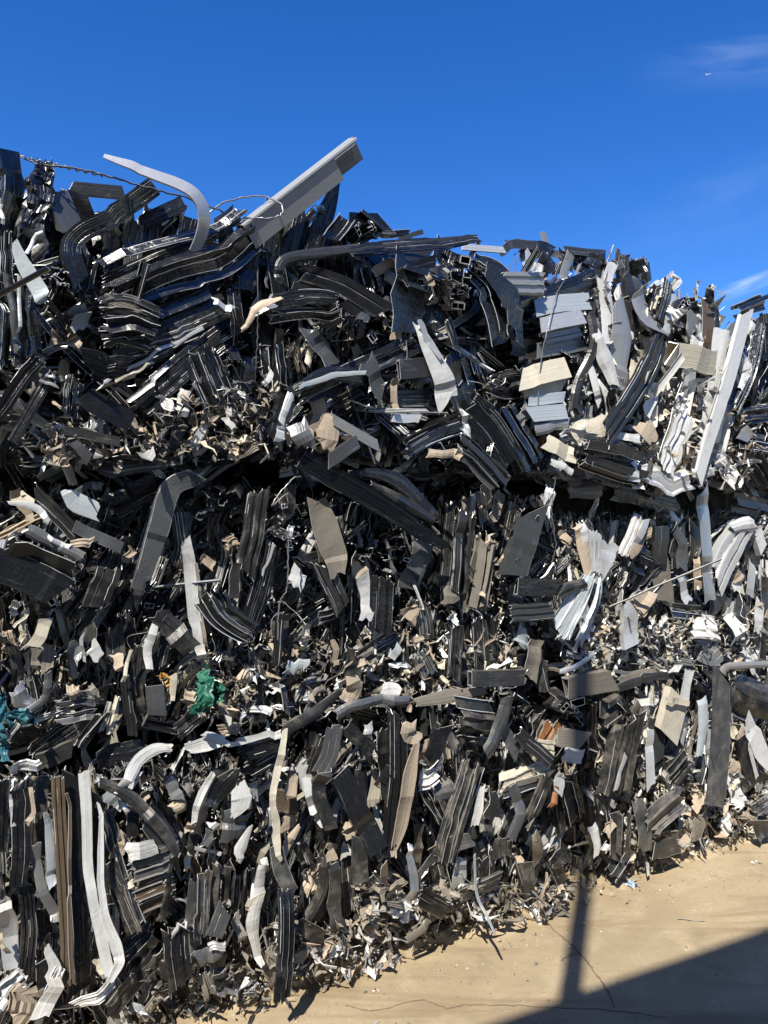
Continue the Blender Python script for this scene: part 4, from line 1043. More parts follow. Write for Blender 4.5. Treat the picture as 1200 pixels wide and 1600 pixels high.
B3 flat G 26 524,1135 516,1180 500,1210 | o=.14
B3 flat K 26 540,1135 584,1178 | o=.13
B3 flat S 16 575,1130 574,1150 | o=.09
B3 flat K 20 598,1140 605,1250 | o=.1
B3 chan K 28 622,1118 622,1220 612,1330 | o=.13
B3 flat K 26 560,1200 566,1270 | o=.05
B3 flat Y 18 590,1205 584,1260 | o=.07
B3 flat T [8,22,20,8] 652,1162 640,1210 628,1290 616,1340 | o=.15 crumple=.005
B3 flat T [20,28,22] 640,1128 634,1148 655,1155 | o=.14
B3 bow k 10 604,1110 620,1100 640,1098 | o=.12
B3 flat T 26 548,1285 552,1305 | o=.1
B3 flat T [10,20,8] 590,1290 580,1308 582,1325 | o=.13
B3 flat K 26 590,1308 602,1340 | o=.12
B3 chan K 24 564,1310 566,1380 | o=.13
B3 flat K 40 488,1340 510,1380 | o=.05
B3 bow k [16,18,20] 510,1345 505,1390 478,1440 | o=.12
B3 bow B 18 514,1400 490,1440 | o=.09
B3 bow k 22 520,1350 526,1410 530,1455 | o=.12
B3 stack3 k 24 470,1320 485,1350 | o=.08
B3 crum T [16,24,20] 500,1350 488,1375 480,1398 | o=.06
B3 flat T 16 515,1320 520,1345 | o=.08
B3 flat W 16 545,1320 540,1340 | o=.08
B3 flat k 28 468,1445 506,1468 | o=.14
B3 crum W [12,18,22,10] 410,1350 404,1400 398,1445 410,1510 | o=.11
B3 crum D 26 420,1480 432,1530 | o=.07
B3 crum N 14 480,1480 518,1480 | o=.12
B3 flat W 12 584,1400 588,1435 | o=.12
B3 flat T 14 568,1420 572,1445 | o=.11
B3 flat K 22 575,1460 590,1435 | o=.13
B3 flat k 24 580,1370 600,1395 | o=.13
B3 flat B 10 600,1350 606,1400 | o=.12
B3 crum N [8,14,14] 640,1320 644,1370 632,1440 | o=.14
B3 flat k 24 616,1380 620,1455 | o=.1
B3 flat k 12 650,1375 680,1338 | o=.15
B3 rib k 34 656,1400 700,1425 | o=.16
B3 stack4 D 40 655,1420 690,1405 | o=.1
B3 bow D 12 636,1470 668,1445 690,1425 | o=.14
B3 flat G 26 710,1320 738,1312 | o=.12
B3 stack5 k 50 676,1225 700,1270 | o=.1 crumple=.006
B3 stack4 k 34 742,1195 715,1280 698,1350 | o=.12
B3 crum W 34 660,1215 690,1200 | o=.11
B3 flat T 14 665,1165 660,1185 | o=.1
B3 flat T 8 680,1215 675,1232 | o=.12
B3 bow G 34 675,1245 710,1235 | o=.1
B3 stack3 K 44 712,1112 770,1120 | o=.13 crumple=.002
B3 stack3 K 34 715,1142 765,1145 | o=.1
B3 bow G [20,22,20] 796,1088 786,1130 760,1178 | o=.17
B3 bow K [18,22] 775,1120 812,1180 | o=.14
B3 chan K 26 695,1135 672,1190 | o=.13
B3 flat T 10 670,1155 662,1180 | o=.12
B3 chan K 22 800,1160 830,1200 | o=.1
B3 flat K 22 810,1145 862,1192 | o=.16
B3 flat O 30 848,1138 858,1152 | o=.12
B3 flat O 12 868,1130 880,1155 | o=.14
B3 rib Y 26 832,1165 868,1172 | o=.14
B3 chan D 30 872,1152 916,1158 | o=.14
B3 flat W 24 880,1178 912,1182 | o=.06
B3 stack3 Y 28 786,1225 860,1200 | o=.12
B3 stack3 k 34 790,1250 862,1225 | o=.11
B3 bow G [16,18,18] 800,1225 812,1262 800,1312 | o=.16
B3 flat k 20 775,1240 768,1280 | o=.14
B3 chan k 20 830,1280 858,1215 | o=.15
B3 bow O 10 862,1260 872,1230 | o=.13
B3 flat S 16 880,1210 872,1240 | o=.13
B3 stack4 K 50 885,1215 900,1290 | o=.08
B3 flat B [10,20,10] 835,1300 840,1330 838,1350 | o=.14
B3 flat G 22 826,1320 840,1300 | o=.1
B3 stack3 k 30 760,1330 756,1390 | o=.1
B3 flat k 26 790,1310 788,1340 | o=.12
B3 chan k 20 722,1400 780,1375 | o=.14
B3 flat W 14 770,1380 785,1390 | o=.1
B3 flat g 20 720,1340 712,1390 | o=.08
B3 flat K 20 740,1240 735,1310 | o=.1
B3 flat W 14 752,1230 742,1290 | o=.11
B3 bow K 20 772,1250 762,1300 | o=.13
B3 stack3 k 24 860,1330 880,1380 | o=.08
B3 crum T 20 820,1370 835,1400 | o=.06
B3 chan k 26 820,1350 832,1390 | o=.1
B3 flat K 30 868,1330 880,1350 | o=.1
B3 flat W 10 848,1310 856,1325 | o=.12
B3 stack4 K 30 680,1150 676,1100 | o=.0
B3 chan k 20 720,1170 724,1230 | o=.06
B3 stack3 k 30 535,1330 545,1440 | o=.06
B3 flat B 16 655,1290 650,1370 | o=.08
B3 stack3 k 30 680,1350 690,1390 | o=.08
C3 rib k 44 986,1128 975,1180 962,1240 | o=.14
C3 flat S 6 978,1180 962,1235 | o=.16
C3 chan G 20 1030,1120 1028,1190 | o=.1
C3 chan Y 34 1062,1088 1046,1150 | o=.14
C3 flat Y 10 1042,1092 1078,1100 | o=.165
C3 flat W 14 1078,1048 1066,1110 | o=.13
C3 flat S 12 1072,1120 1064,1160 | o=.1
C3 flat L [16,16,10] 1096,1092 1098,1130 1092,1182 | o=.14
C3 flat S [12,14] 1016,1140 1018,1230 | o=.13
C3 flat Y 10 1008,1140 1014,1160 | o=.12
C3 chan G [20,24,24] 1130,1055 1130,1160 1120,1262 | o=.16 crumple=.001
C3 flat L 20 1110,1140 1112,1200 | o=.12
C3 stack3 K 24 1095,1180 1088,1220 | o=.08
C3 stack4 k 36 1078,1190 1050,1220 | o=.12
C3 stack3 k 30 1075,1240 1040,1265 1012,1292 | o=.14
C3 flat W [8,20,12] 1040,1250 1026,1270 1012,1290 | o=.12
C3 bow G 20 998,1250 1006,1290 1010,1330 | o=.13
C3 stack4 k 40 942,1230 950,1300 972,1340 | o=.1
C3 stack3 k 36 975,1270 972,1340 | o=.12
C3 flat T 20 950,1290 958,1300 | o=.12
C3 flat W 12 945,1320 950,1330 | o=.12
C3 bow W 14 925,1290 935,1335 | o=.1
C3 chan G 16 955,1240 945,1200 | o=.08
C3 bow k 30 1050,1190 1040,1160 | o=.06
C3 stack3 G 26 1050,1195 1075,1180 | o=.1
C3 crum T 24 1060,1300 1075,1320 | o=.08
C3 chan k 26 1020,1330 1060,1320 | o=.12
C3 crum T 30 1085,1240 1100,1265 | o=.07
C3 flat K 16 1062,1140 1050,1180 | o=.06
C3 crum W 24 1040,1200 1055,1240 | o=.05
C3 stack3 K 44 960,1090 975,1110 | o=.05
C3 chan K 16 1000,1100 990,1130 | o=.06
C3 hook k 30 945,1115 965,1100 | o=.1
C3 flat W 12 990,1100 1020,1098 | o=.06
C3 flat K 24 930,1160 925,1220 | o=.04
C3 flat D 34 1078,1300 1100,1290 | o=.08
C3 crum D 30 990,1220 1004,1240 | o=.05
C3 stack3 k 24 985,1330 960,1370 | o=.1
D3 bow g 12 1128,1060 1136,1044 1165,1040 1205,1038 | o=.14
D3 flat k [30,60,56] 1142,1068 1165,1085 1205,1100 | o=.08 crumple=.003
D3 chan k 22 1140,1070 1125,1150 | o=.1
D3 stack3 K 24 1140,1105 1175,1118 | o=.06
D3 flat W [14,24,24,18] 1168,1122 1180,1150 1190,1170 1204,1195 | o=.13
D3 chan K 22 1162,1150 1172,1190 1178,1228 | o=.12
D3 flat S 5 1172,1160 1184,1215 | o=.13
D3 flat T 24 1140,1195 1162,1200 | o=.1
D3 crum W 26 1142,1210 1152,1235 | o=.1
D3 crum S 22 1160,1235 1145,1260 | o=.08
D3 chan K 34 1165,1195 1190,1230 | o=.05
D3 stack3 k 24 1180,1270 1205,1255 | o=.1
D3 flat k 26 1182,1300 1210,1292 | o=.13
D3 crum T 22 1162,1270 1175,1290 | o=.08
D3 flat T 10 1160,1130 1150,1160 | o=.1
D3 flat Y 14 1145,1130 1150,1150 | o=.08
D3 crum W 20 1130,1280 1140,1300 | o=.08
D3 chan K 20 1185,1150 1196,1200 | o=.04
"""
def parse(line):
    head, _, opt = line.partition('|'); tk = head.split()
    pts = [tuple(float(v) for v in p.split(',')) for p in tk[4:]]
    kw = {k: float(v) for k, v in (q.split('=') for q in opt.split())}
    w = eval(tk[3]); return tk[0], tk[1], tk[2], w, pts, kw
for ln in HEROES.strip().splitlines():
    b_, kd, mt, w, pts, kw = parse(ln); hero(b_, kd, mt, w, pts, **kw)

# ------------------------------------------------------------------ cut profile ends facing out: thin bright outlines round dark hollows
ENDS = {
 'cell': [(-1, 1), (1, 1), (1, .2), (.5, .2), (.5, -.2), (1, -.2), (1, -1), (-1, -1), (-1, -.3), (-.6, -.3), (-.6, .3), (-1, .3)],
 'rect': [(-1, .7), (1, .7), (1, -.7), (-1, -.7)],
 'tsl': [(-1, .9), (-.3, .9), (-.3, .5), (.3, .5), (.3, .9), (1, .9), (1, -.1), (.55, -.1), (.55, -.9), (-.55, -.9), (-.55, -.1), (-1, -.1)],
 'slit': [(-1, .35), (1, .35), (1, .1), (.4, .1), (.4, -.35), (-1, -.35)]}
def profile_end(bale, px, py, r, kind, ang, o, depth=.16, mat='K', emat='edge', lean=(0, 0)):
    c = at(px, py, o + BALE[bale]['o']); acc = Acc(); end_mesh(acc, c, r * c[1] / F, kind, ang, depth, mat, emat, lean)
    return acc.build('profile_end', BALE[bale]['root'])
def end_mesh(acc, c, r, kind, ang, depth=.16, mat='K', emat='edge', lean=(0, 0)):
    ax = NW + U * lean[0] + Zv * lean[1]; ax /= np.linalg.norm(ax); n = 7
    path = c - np.linspace(0, 1, n)[:, None] * ax * depth + (np.linspace(0, 1, n) ** 2)[:, None] * (U * rng.normal() + Zv * rng.normal()) * depth * .12
    sd_ = U * math.cos(ang) + Zv * math.sin(ang); k = {'cell': ['slot', 'hook', 'fin'], 'rect': ['box', 'box', 'hook'], 'tsl': ['tee', 'slot', 'rib2'], 'slit': ['chan', 'box', 'ang']}[kind][rng.integers(3)]
    sweep(acc, path, sd_, r * (.8 + .35 * rng.random()), k, th=.0017, mat=mat if rng.random() < .6 else 'kGg'[rng.integers(3)], emat=emat, crumple=r * .12, wl=.05, vs=.8 + .9 * rng.random(), rag=.004, dust=.1 + .5 * rng.random(), facet=True)
    if k == 'box' and rng.random() < .6:        # an inner web
        sweep(acc, path, np.cross(ax, sd_), r * .4, 'thin', th=.0014, mat='G', emat=emat, crumple=r * .05, out=sd_, dust=.2)
def end_cluster(bale, box, n, r, o=.1, kinds=('cell', 'rect', 'tsl', 'slit'), ang=0.0, lean=(0, 0), jit=.5):
    x0, y0, x1, y1 = box
    for i in range(n):
        profile_end(bale, x0 + (x1 - x0) * rng.random(), y0 + (y1 - y0) * rng.random(), r * (.75 + rng.random() * .6), kinds[rng.integers(len(kinds))], ang + rng.normal() * jit + (math.pi / 2) * rng.integers(4), o + rng.normal() * .02, lean=lean)
for i, (x, y) in enumerate([(712, 420), (728, 425), (714, 440), (732, 442), (718, 458), (735, 462), (716, 476), (700, 432), (745, 408), (752, 425), (726, 405), (704, 455)]):
    profile_end('B1', x + rng.normal() * 2, y + rng.normal() * 2, 6.2 + 2.6 * rng.random(), ['cell', 'rect', 'tsl'][i % 3], .15 + .2 * rng.normal() + .5 * math.pi * (i % 4), .13 + .02 * (i % 3), .22, lean=(-.3 + .1 * rng.normal(), -.5 + .1 * rng.normal()))
profile_end('B1', 716, 478, 13, 'rect', .1, .16, .2, lean=(-.2, -.5))
for i, (x, y) in enumerate([(88, 420), (98, 428), (90, 438), (100, 442), (84, 432)]): profile_end('A1', x, y, 7, 'cell', i, .12)
for i, (x, y) in enumerate([(322, 772), (340, 762), (348, 785), (328, 795), (360, 770), (312, 806), (362, 802)]):
    profile_end('A2', x, y, 6 + 4 * rng.random(), ['tsl', 'slit', 'cell'][i % 3], -.6 + .3 * i, .03 + .07 * rng.random(), lean=(-.6 + .3 * rng.normal(), -.5 + .3 * rng.normal()), emat='N', mat='G')
end_cluster('B1', (575, 500, 625, 530), 5, 9, .08); end_cluster('B1', (525, 460, 536, 500), 5, 7, .14, ('tsl', 'cell'))
end_cluster('A2', (112, 885, 128, 925), 6, 6, .1); end_cluster('A2', (435, 775, 470, 860), 8, 7, .1); end_cluster('B2', (555, 770, 570, 800), 3, 6, .08)
end_cluster('B2', (560, 860, 640, 900), 5, 6, .08); end_cluster('B2', (600, 825, 640, 850), 4, 7, .05); end_cluster('A2', (80, 930, 95, 955), 3, 6, .1)
end_cluster('C1', (880, 540, 905, 580), 6, 6, .05); end_cluster('C1', (1060, 470, 1092, 485), 4, 6, .06); end_cluster('D1', (1146, 575, 1156, 595), 4, 6, .08)
end_cluster('C1', (955, 395, 1010, 420), 8, 5, .04); end_cluster('B1', (800, 560, 830, 620), 5, 7, .04)
end_cluster('C2', (930, 1080, 975, 1120), 4, 9, .1); end_cluster('B3', (860, 1095, 905, 1130), 6, 9, .1, ('rect', 'slit', 'tsl')); end_cluster('C2', (1090, 1045, 1115, 1070), 3, 9, .08, ('rect',))
end_cluster('B3', (830, 1200, 850, 1215), 2, 6, .12); end_cluster('A3', (215, 1225, 235, 1245), 3, 7, .1); end_cluster('A3', (290, 1450, 300, 1470), 3, 7, .1)
end_cluster('A2', (180, 1180, 210, 1220), 8, 8, .06); end_cluster('C2', (1130, 1170, 1170, 1230), 3, 7, .08); end_cluster('A3', (255, 1190, 290, 1225), 5, 7, .08)
end_cluster('B1', (540, 340, 600, 360), 3, 9, .06, ('tsl', 'slit')); end_cluster('B1', (655, 440, 670, 450), 2, 8, .12, ('rect',))

# ------------------------------------------------------------------ filler: the many smaller pieces pressed between
DARK = [('K', 40), ('k', 24), ('G', 12), ('g', 5), ('S', 4), ('W', 3), ('T', 2), ('D', 3), ('N', 5), ('B', 3), ('Y', 1)]
MIXD = [('K', 20), ('k', 24), ('G', 19), ('g', 11), ('S', 7), ('W', 5), ('T', 3), ('D', 10), ('N', 7), ('B', 4), ('Y', 3)]
PALE = [('K', 5), ('k', 6), ('G', 9), ('g', 14), ('S', 20), ('W', 26), ('T', 3), ('D', 5), ('N', 8), ('Y', 9), ('L', 6)]
HALF = [('K', 8), ('k', 13), ('G', 15), ('g', 16), ('S', 17), ('W', 13), ('T', 3), ('D', 12), ('N', 7), ('Y', 5), ('B', 3)]
MID2 = [('K', 29), ('k', 25), ('G', 16), ('g', 8), ('S', 5), ('W', 4), ('T', 3), ('D', 8), ('N', 5), ('B', 3), ('Y', 2)]
style = {  # palette, lean from vertical (mean, spread), medium pieces, small pieces
 'A1': (DARK, (.9, .7), 420, 700), 'B1': (DARK, (1.0, .8), 520, 800), 'C1': (PALE, (.15, .4), 520, 900), 'D1': (MIXD, (.3, .6), 300, 500),
 'A2': (MID2, (.2, .5), 560, 1200), 'B2': (MID2, (.1, .45), 640, 1300), 'C2': (HALF, (.2, .5), 520, 1400), 'D2': (HALF, (.3, .6), 300, 700),
 'A3': (MIXD, (.0, .3), 620, 1300), 'B3': (MIXD, (.05, .4), 850, 1900), 'C3': (HALF, (.1, .4), 620, 1500), 'D3': (HALF, (.3, .6), 300, 700)}
def pick(pal):
    t_ = sum(w for _, w in pal); x = rng.random() * t_
    for m_, w in pal:
        x -= w
        if x <= 0: return m_
    return pal[0][0]
def med_piece(acc, s, h, o, lean, mat, L, W, row):
    ang = lean; tilt = rng.normal() * .28
    d = U * math.sin(ang) * math.cos(tilt) + Zv * math.cos(ang) * math.cos(tilt) + NW * math.sin(tilt)
    sd_ = U * math.cos(ang) - Zv * math.sin(ang)
    n = 9 if L > .12 else 7; x = np.linspace(-.5, .5, n)
    c = S(s, h, o)
    bend = rng.normal() * .04 * L; bd = nrm((NW * rng.random() + sd_ * rng.normal() * .6)[None])[0]
    path = c + x[:, None] * d * L + ((x * 2) ** 2)[:, None] * bd * bend
    if rng.random() < .4:   # a kink
        k = rng.uniform(-.25, .35); path += np.maximum(0, x - k)[:, None] * (NW * rng.normal() * .5 + sd_ * rng.normal() * .6) * L
    k = rng.random(); roll = rng.normal() * .85
    em = mat if mat in 'TWY' or rng.random() < .25 else 'edge'
    dust = {1: .05, 2: .3, 3: .45}[row] + rng.random() * .5
    cr = .0015 + rng.random() * .0045
    kw = dict(mat=mat, emat=em, dust=dust, facet=True)
    if k < .17: sweep(acc, path, sd_, W / 2 * (.75 + rng.random(n) * .35), 'flat', roll=roll, crumple=cr, rag=W * .3, twist=rng.normal() * .4, **kw)
    elif k < .27: sweep(acc, path, sd_, W / 2, 'wide', roll=roll, crumple=cr * 1.2, rag=W * .35, wl=W * 1.5, **kw)
    elif k < .52: sweep(acc, path, sd_, W / 2, ['chan', 'chanf', 'ang', 'hook', 'tee'][rng.integers(5)], roll=roll, crumple=cr * .6, rag=W * .08, th=.0017, **kw)
    elif k < .76: sweep(acc, path, sd_, W / 2, ['rib2', 'fin', 'slot'][rng.integers(3)], roll=roll * .7, crumple=cr * .35, th=.0015, rag=W * .05, **kw)
    else: bundle(acc, path, sd_, W * .8, 3 + rng.integers(4), mat, roll=roll * .4, crumple=cr * .35, rag=.008, th=.0016, mats=['G', 'k', 'g', 'K', 'N'], **{k_: v_ for k_, v_ in kw.items() if k_ != 'mat'})
for key, bl in BALE.items():
    pal, (lm, ls), nm_, ns = style[key]; s0, s1 = bl['s']; h0, h1 = bl['h']; row = int(key[1]); root = bl['root']
    L_s = s1 - s0
    vis = .82 if key[0] in 'A' else 1.0
    fill = Acc(); cnt = 0
    ph = rng.random(6) * 6.28
    htop = HTOP.get(key, h1)
    def hollow(s, h):
        v = math.sin(s * 13 + ph[2] + 2 * math.sin(h * 9 + ph[3])) * math.sin(h * 15 + ph[4] + 1.5 * math.sin(s * 8 + ph[5]))
        return .11 * max(0.0, v) ** 1.2
    n_ind = 0
    for i in range(int(nm_ * 1.1)):
        s = rng.uniform(s0 + .02, s1 - .02); h = rng.uniform(h0 + .05, htop - .03)
        lean = lm + ls * 1.2 * math.sin(s * 5.1 + ph[0] + 1.3 * math.sin(h * 6 + ph[1])) + rng.normal() * ls * .55
        L = float(np.clip(rng.lognormal(math.log(.155 if row > 1 else .19), .45), .06, .5)); W = float(np.clip(rng.lognormal(math.log(.021), .5), .007, .07))
        # keep long leaning ones inside the bale's outline
        top = htop + (.05 if row == 1 else .0)
        if h + abs(math.cos(lean)) * L / 2 > top: h = top - abs(math.cos(lean)) * L / 2
        if h - abs(math.cos(lean)) * L / 2 < h0 + .01: h = h0 + .015 + abs(math.cos(lean)) * L / 2
        o = bl['o'] - .30 + .33 * rng.random() ** .8 - hollow(s, h)
        # rounded shoulders of a pressed bale
        e = min(h - h0, htop - h)
        if row != 3 or h > h0 + .3: o -= .13 * max(0, 1 - e / .11)
        if o > bl['o'] + .0 and L > .17 and n_ind < 62 and s > -.1 and s < 3.6:
            a = Acc(); med_piece(a, s, h, o, lean, pick(pal), L, W, row); a.build('pressed_profile', root); n_ind += 1
        else: med_piece(fill, s, h, o, lean, pick(pal), L, W, row)
    for i in range(int(nm_ * 1.2)):        # thin bright-edged slivers
        s = rng.uniform(s0 + .02, s1 - .02); h = rng.uniform(h0 + .06, htop - .06); L = rng.uniform(.05, .26)
        h = min(max(h, h0 + L * .45), htop - L * .45)
        mt = pick(pal); sp = S(s, h, bl['o'] - .03 - hollow(s, h) - .12 * rng.random()); a_ = lm + rng.normal() * (ls + .15)
        d = U * math.sin(a_) + Zv * math.cos(a_) + NW * rng.normal() * .25; d /= np.linalg.norm(d)
        pth = sp + np.linspace(-.5, .5, 6)[:, None] * d * L
        sweep(fill, pth, U * math.cos(a_) - Zv * math.sin(a_), rng.uniform(.002, .006), 'thin', mat=mt, emat='edge' if mt not in 'TWY' else mt, roll=rng.normal(), crumple=.005, dust=rng.random() * .6, twist=rng.normal() * .6)
    for i in range(60 if row != 3 else 0):      # the underside, resting over the gap
        o = rng.uniform(-.38, -.04); med_piece(fill, rng.uniform(s0, s1), h0 + .015 + rng.random() * .03, o, 1.57 + rng.normal() * .3, pick(pal), .24, .05, row)
    if key in ('A1', 'B1'):
        for i in range(90):
            s = rng.uniform(max(s0, -.1), s1); L = rng.uniform(.12, .3)
            lim = np.interp(s, [0, .25, .5, .78, .95, 1.3, 1.6, 2.05], [2.60, 2.53, 2.50, 2.46, 2.66, 2.60, 2.57, 2.56])
            med_piece(fill, s, lim - rng.uniform(.05, .22), rng.uniform(-.35, .02), 1.1 + rng.normal() * .5, 'KKKkkG'[rng.integers(6)], L, rng.uniform(.035, .075), 1)
    # the top and the far depth of the upper bales
    if row == 1:
        for i in range(170):
            s = rng.uniform(s0, s1); o = rng.uniform(-1.0, -.1)
            med_piece(fill, s, h1 - .05 + rng.random() * .05, o, 1.4 + rng.normal() * .4, pick(pal), .22, .045, row)
    cr_ = Acc()
    for i in range(int(ns * .6)):
        s = rng.uniform(s0, s1); h = h0 + (h1 - h0) * rng.random() ** (1.25 if row == 3 else 1.0); o = bl['o'] - .24 + .26 * rng.random() ** .8 - hollow(s, h)
        h = min(h, htop); e = min(h - h0, htop - h)
        if row != 3 or h > .3: o -= .08 * max(0, 1 - e / .1)
        m_ = pick(pal) if rng.random() < .8 else ['T', 'D', 'D', 'Y', 'N', 'g', 'G'][rng.integers(7)]
        flake(cr_, S(s, h + .01, o), float(np.clip(rng.lognormal(math.log(.010), .5), .004, .03)), m_, 'edge' if m_ not in 'TDWY' else m_, axis=(Zv * math.cos(lm) + U * math.sin(lm)) * 1.4 if rng.random() < .7 else None, dust=.2 + .25 * row * rng.random())
    for i in range(26):
        s = rng.uniform(s0 + .05, s1 - .05); h = rng.uniform(h0 + .08, htop - .05)
        for j in range(1 + rng.integers(3)):
            end_mesh(fill, S(s + rng.normal() * .02, h + rng.normal() * .02, bl['o'] - .03 - hollow(s, h) + rng.normal() * .02), .010 + .014 * rng.random(), ['cell', 'rect', 'tsl', 'slit'][rng.integers(4)], rng.random() * 6.28, .12, ['K', 'k'][rng.integers(2)], lean=tuple(rng.normal(size=2) * .5))
    o_ = fill.build('pressed_scrap', root); o_['kind'] = 'stuff'
    o_ = cr_.build('scrap_shreds', root); o_['kind'] = 'stuff'
# tan and white shreds gathered along the underside of the top left bales
def shreds(bale, box, n, r, mats, o=.08, name='scrap_shreds'):
    a = Acc(); x0, y0, x1, y1 = box
    for i in range(n):
        m_ = mats[rng.integers(len(mats))]; x = rng.uniform(x0, x1); y = rng.uniform(y0, y1)
        flake(a, at(x, y, BALE[bale]['o'] + o * rng.random()), r * (.5 + rng.random()), m_, 'edge' if m_ in 'KkGN' else m_, crumple=.5, axis=Zv * 1.5 + U * rng.normal() if r > .02 else None, aspect=2.0 if r > .02 else None)
    ob = a.build(name, BALE[bale]['root']); ob['kind'] = 'stuff'
shreds('A1', (60, 660, 250, 722), 130, .014, 'TDDKkWgK'); shreds('A1', (250, 600, 415, 712), 170, .013, 'TTYWSkKDKkDNk', .1)
shreds('A2', (300, 1020, 400, 1120), 90, .013, 'TDkKWg'); shreds('A2', (380, 1000, 560, 1130), 160, .013, 'TDDkKWN')
shreds('B2', (560, 990, 800, 1100), 240, .013, 'DDTYkNW'); shreds('B2', (690, 780, 830, 960), 110, .012, 'DDTkN')
shreds('C2', (880, 960, 1110, 1060), 320, .014, 'TDDYWNkSSg'); shreds('D2', (1080, 960, 1200, 1060), 130, .014, 'TDWYkNSg')
shreds('C1', (1040, 600, 1110, 740), 120, .014, 'WWSYTN'); shreds('C1', (880, 440, 1110, 740), 170, .028, 'WSgWSYWLGk', .07); shreds('D1', (1120, 640, 1180, 750), 90, .014, 'WTDNk')
shreds('C3', (930, 1180, 1110, 1330), 240, .015, 'TDDWYNkSSg'); shreds('D3', (1120, 1180, 1200, 1300), 130, .016, 'TDDWYNkSg')
shreds('A3', (0, 1203, 420, 1228), 80, .012, 'NKkWDk', .05); shreds('B3', (560, 1380, 880, 1440), 260, .014, 'TDDkNW', .14)
shreds('A3', (200, 1500, 440, 1580), 90, .011, 'DDkkKTN', .12); shreds('B3', (430, 1440, 620, 1520), 170, .014, 'DDTkNW', .14)
for b_, x, y0, y1 in (('B1', 396, 480, 715), ('C1', 852, 560, 750)): pass

# ------------------------------------------------------------------ wires that tie the bales
def wire(pts, r, parent_bale=None, n=40, wob=.004, name='baling_wire', mat='wire'):
    P = catmull(np.array([at(*p) for p in pts]), n); P[1:-1] += rng.normal(size=P[1:-1].shape) * wob * .3
    a = Acc(); tube(a, P, r, mat); return a.build(name, BALE[parent_bale]['root'] if parent_bale else None, None if parent_bale else tuple(P[0]))
wire([(884, 432, .08), (868, 465, .12), (855, 515, .14), (846, 560, .13), (841, 610, .12), (840, 660, .1)], .0022, 'C1')
wire([(398, 380, .02), (403, 440, .1), (402, 520, .08), (398, 600, .04)], .0018, 'A1')
wire([(770, 405, .05), (790, 430, .1), (806, 395, .02)], .0018, 'B1')
wire([(815, 380, .0), (808, 405, .06), (800, 440, .13), (795, 500, .1)], .0018, 'C1')
wire([(470, 745, .12), (455, 750, .15), (424, 790, .15), (450, 770, .1)], .0022, 'B2')
wire([(450, 830, .12), (450, 880, .13), (448, 920, .13), (436, 945, .13), (434, 1000, .14)], .0026, 'B2')
wire([(868, 745, .08), (862, 800, .1), (868, 850, .1), (862, 880, .09)], .002, 'B2')
for key, bl in BALE.items():
    for i in range(4):
        s_ = rng.uniform(max(bl['s'][0], 0), min(bl['s'][1], 3.5) - .1); h_ = rng.uniform(bl['h'][0] + .15, bl['h'][1] - .15)
        p = [S(s_, h_, bl['o'] + .02)]
        d_ = nrm((Zv * rng.normal() + U * rng.normal())[None])[0]
        for q in range(5):
            d_ = nrm((d_ + .7 * (Zv * rng.normal() + U * rng.normal()) + NW * rng.normal() * .25)[None])[0]; p.append(p[-1] + d_ * rng.uniform(.02, .07))
        a = Acc(); P_ = catmull(np.array(p), 30); tube(a, P_ + NW * .03, .0013, ['wire', 'edge', 'K'][rng.integers(3)]); a.build('baling_wire', bl['root'])
o = wire([(20, 238, .04), (60, 256, .1), (110, 262, .12), (160, 273, .13), (230, 293, .12), (300, 312, .1), (345, 330, .08), (368, 342, .05), (385, 362, .06), (392, 400, .04)], .0028, None, 80)
tagt(o, 'long steel wire stretched across the top left of the wall under the bent silver strip', 'wire')
o = wire([(312, 372, .08), (330, 330, .06), (365, 312, .08), (410, 307, .12), (440, 320, .17), (436, 338, .18), (405, 341, .16), (378, 340, .1)], .0026, None, 60)
tagt(o, 'thin curled wire looping against the sky left of the grey box beam', 'wire')
a = Acc()
P = np.array([at(35 + 125 * k, 246 + 28 * k, .11) for k in np.linspace(0, 1, 60)]); th = np.linspace(0, 60, 60)
P = P + .004 * (np.cos(th)[:, None] * Zv + np.sin(th)[:, None] * NW); tube(a, P, .0022)
o = a.build('twisted_wire', None, tuple(P[0])); tagt(o, 'twisted wire end at the top left, tied round the first black stub', 'wire')

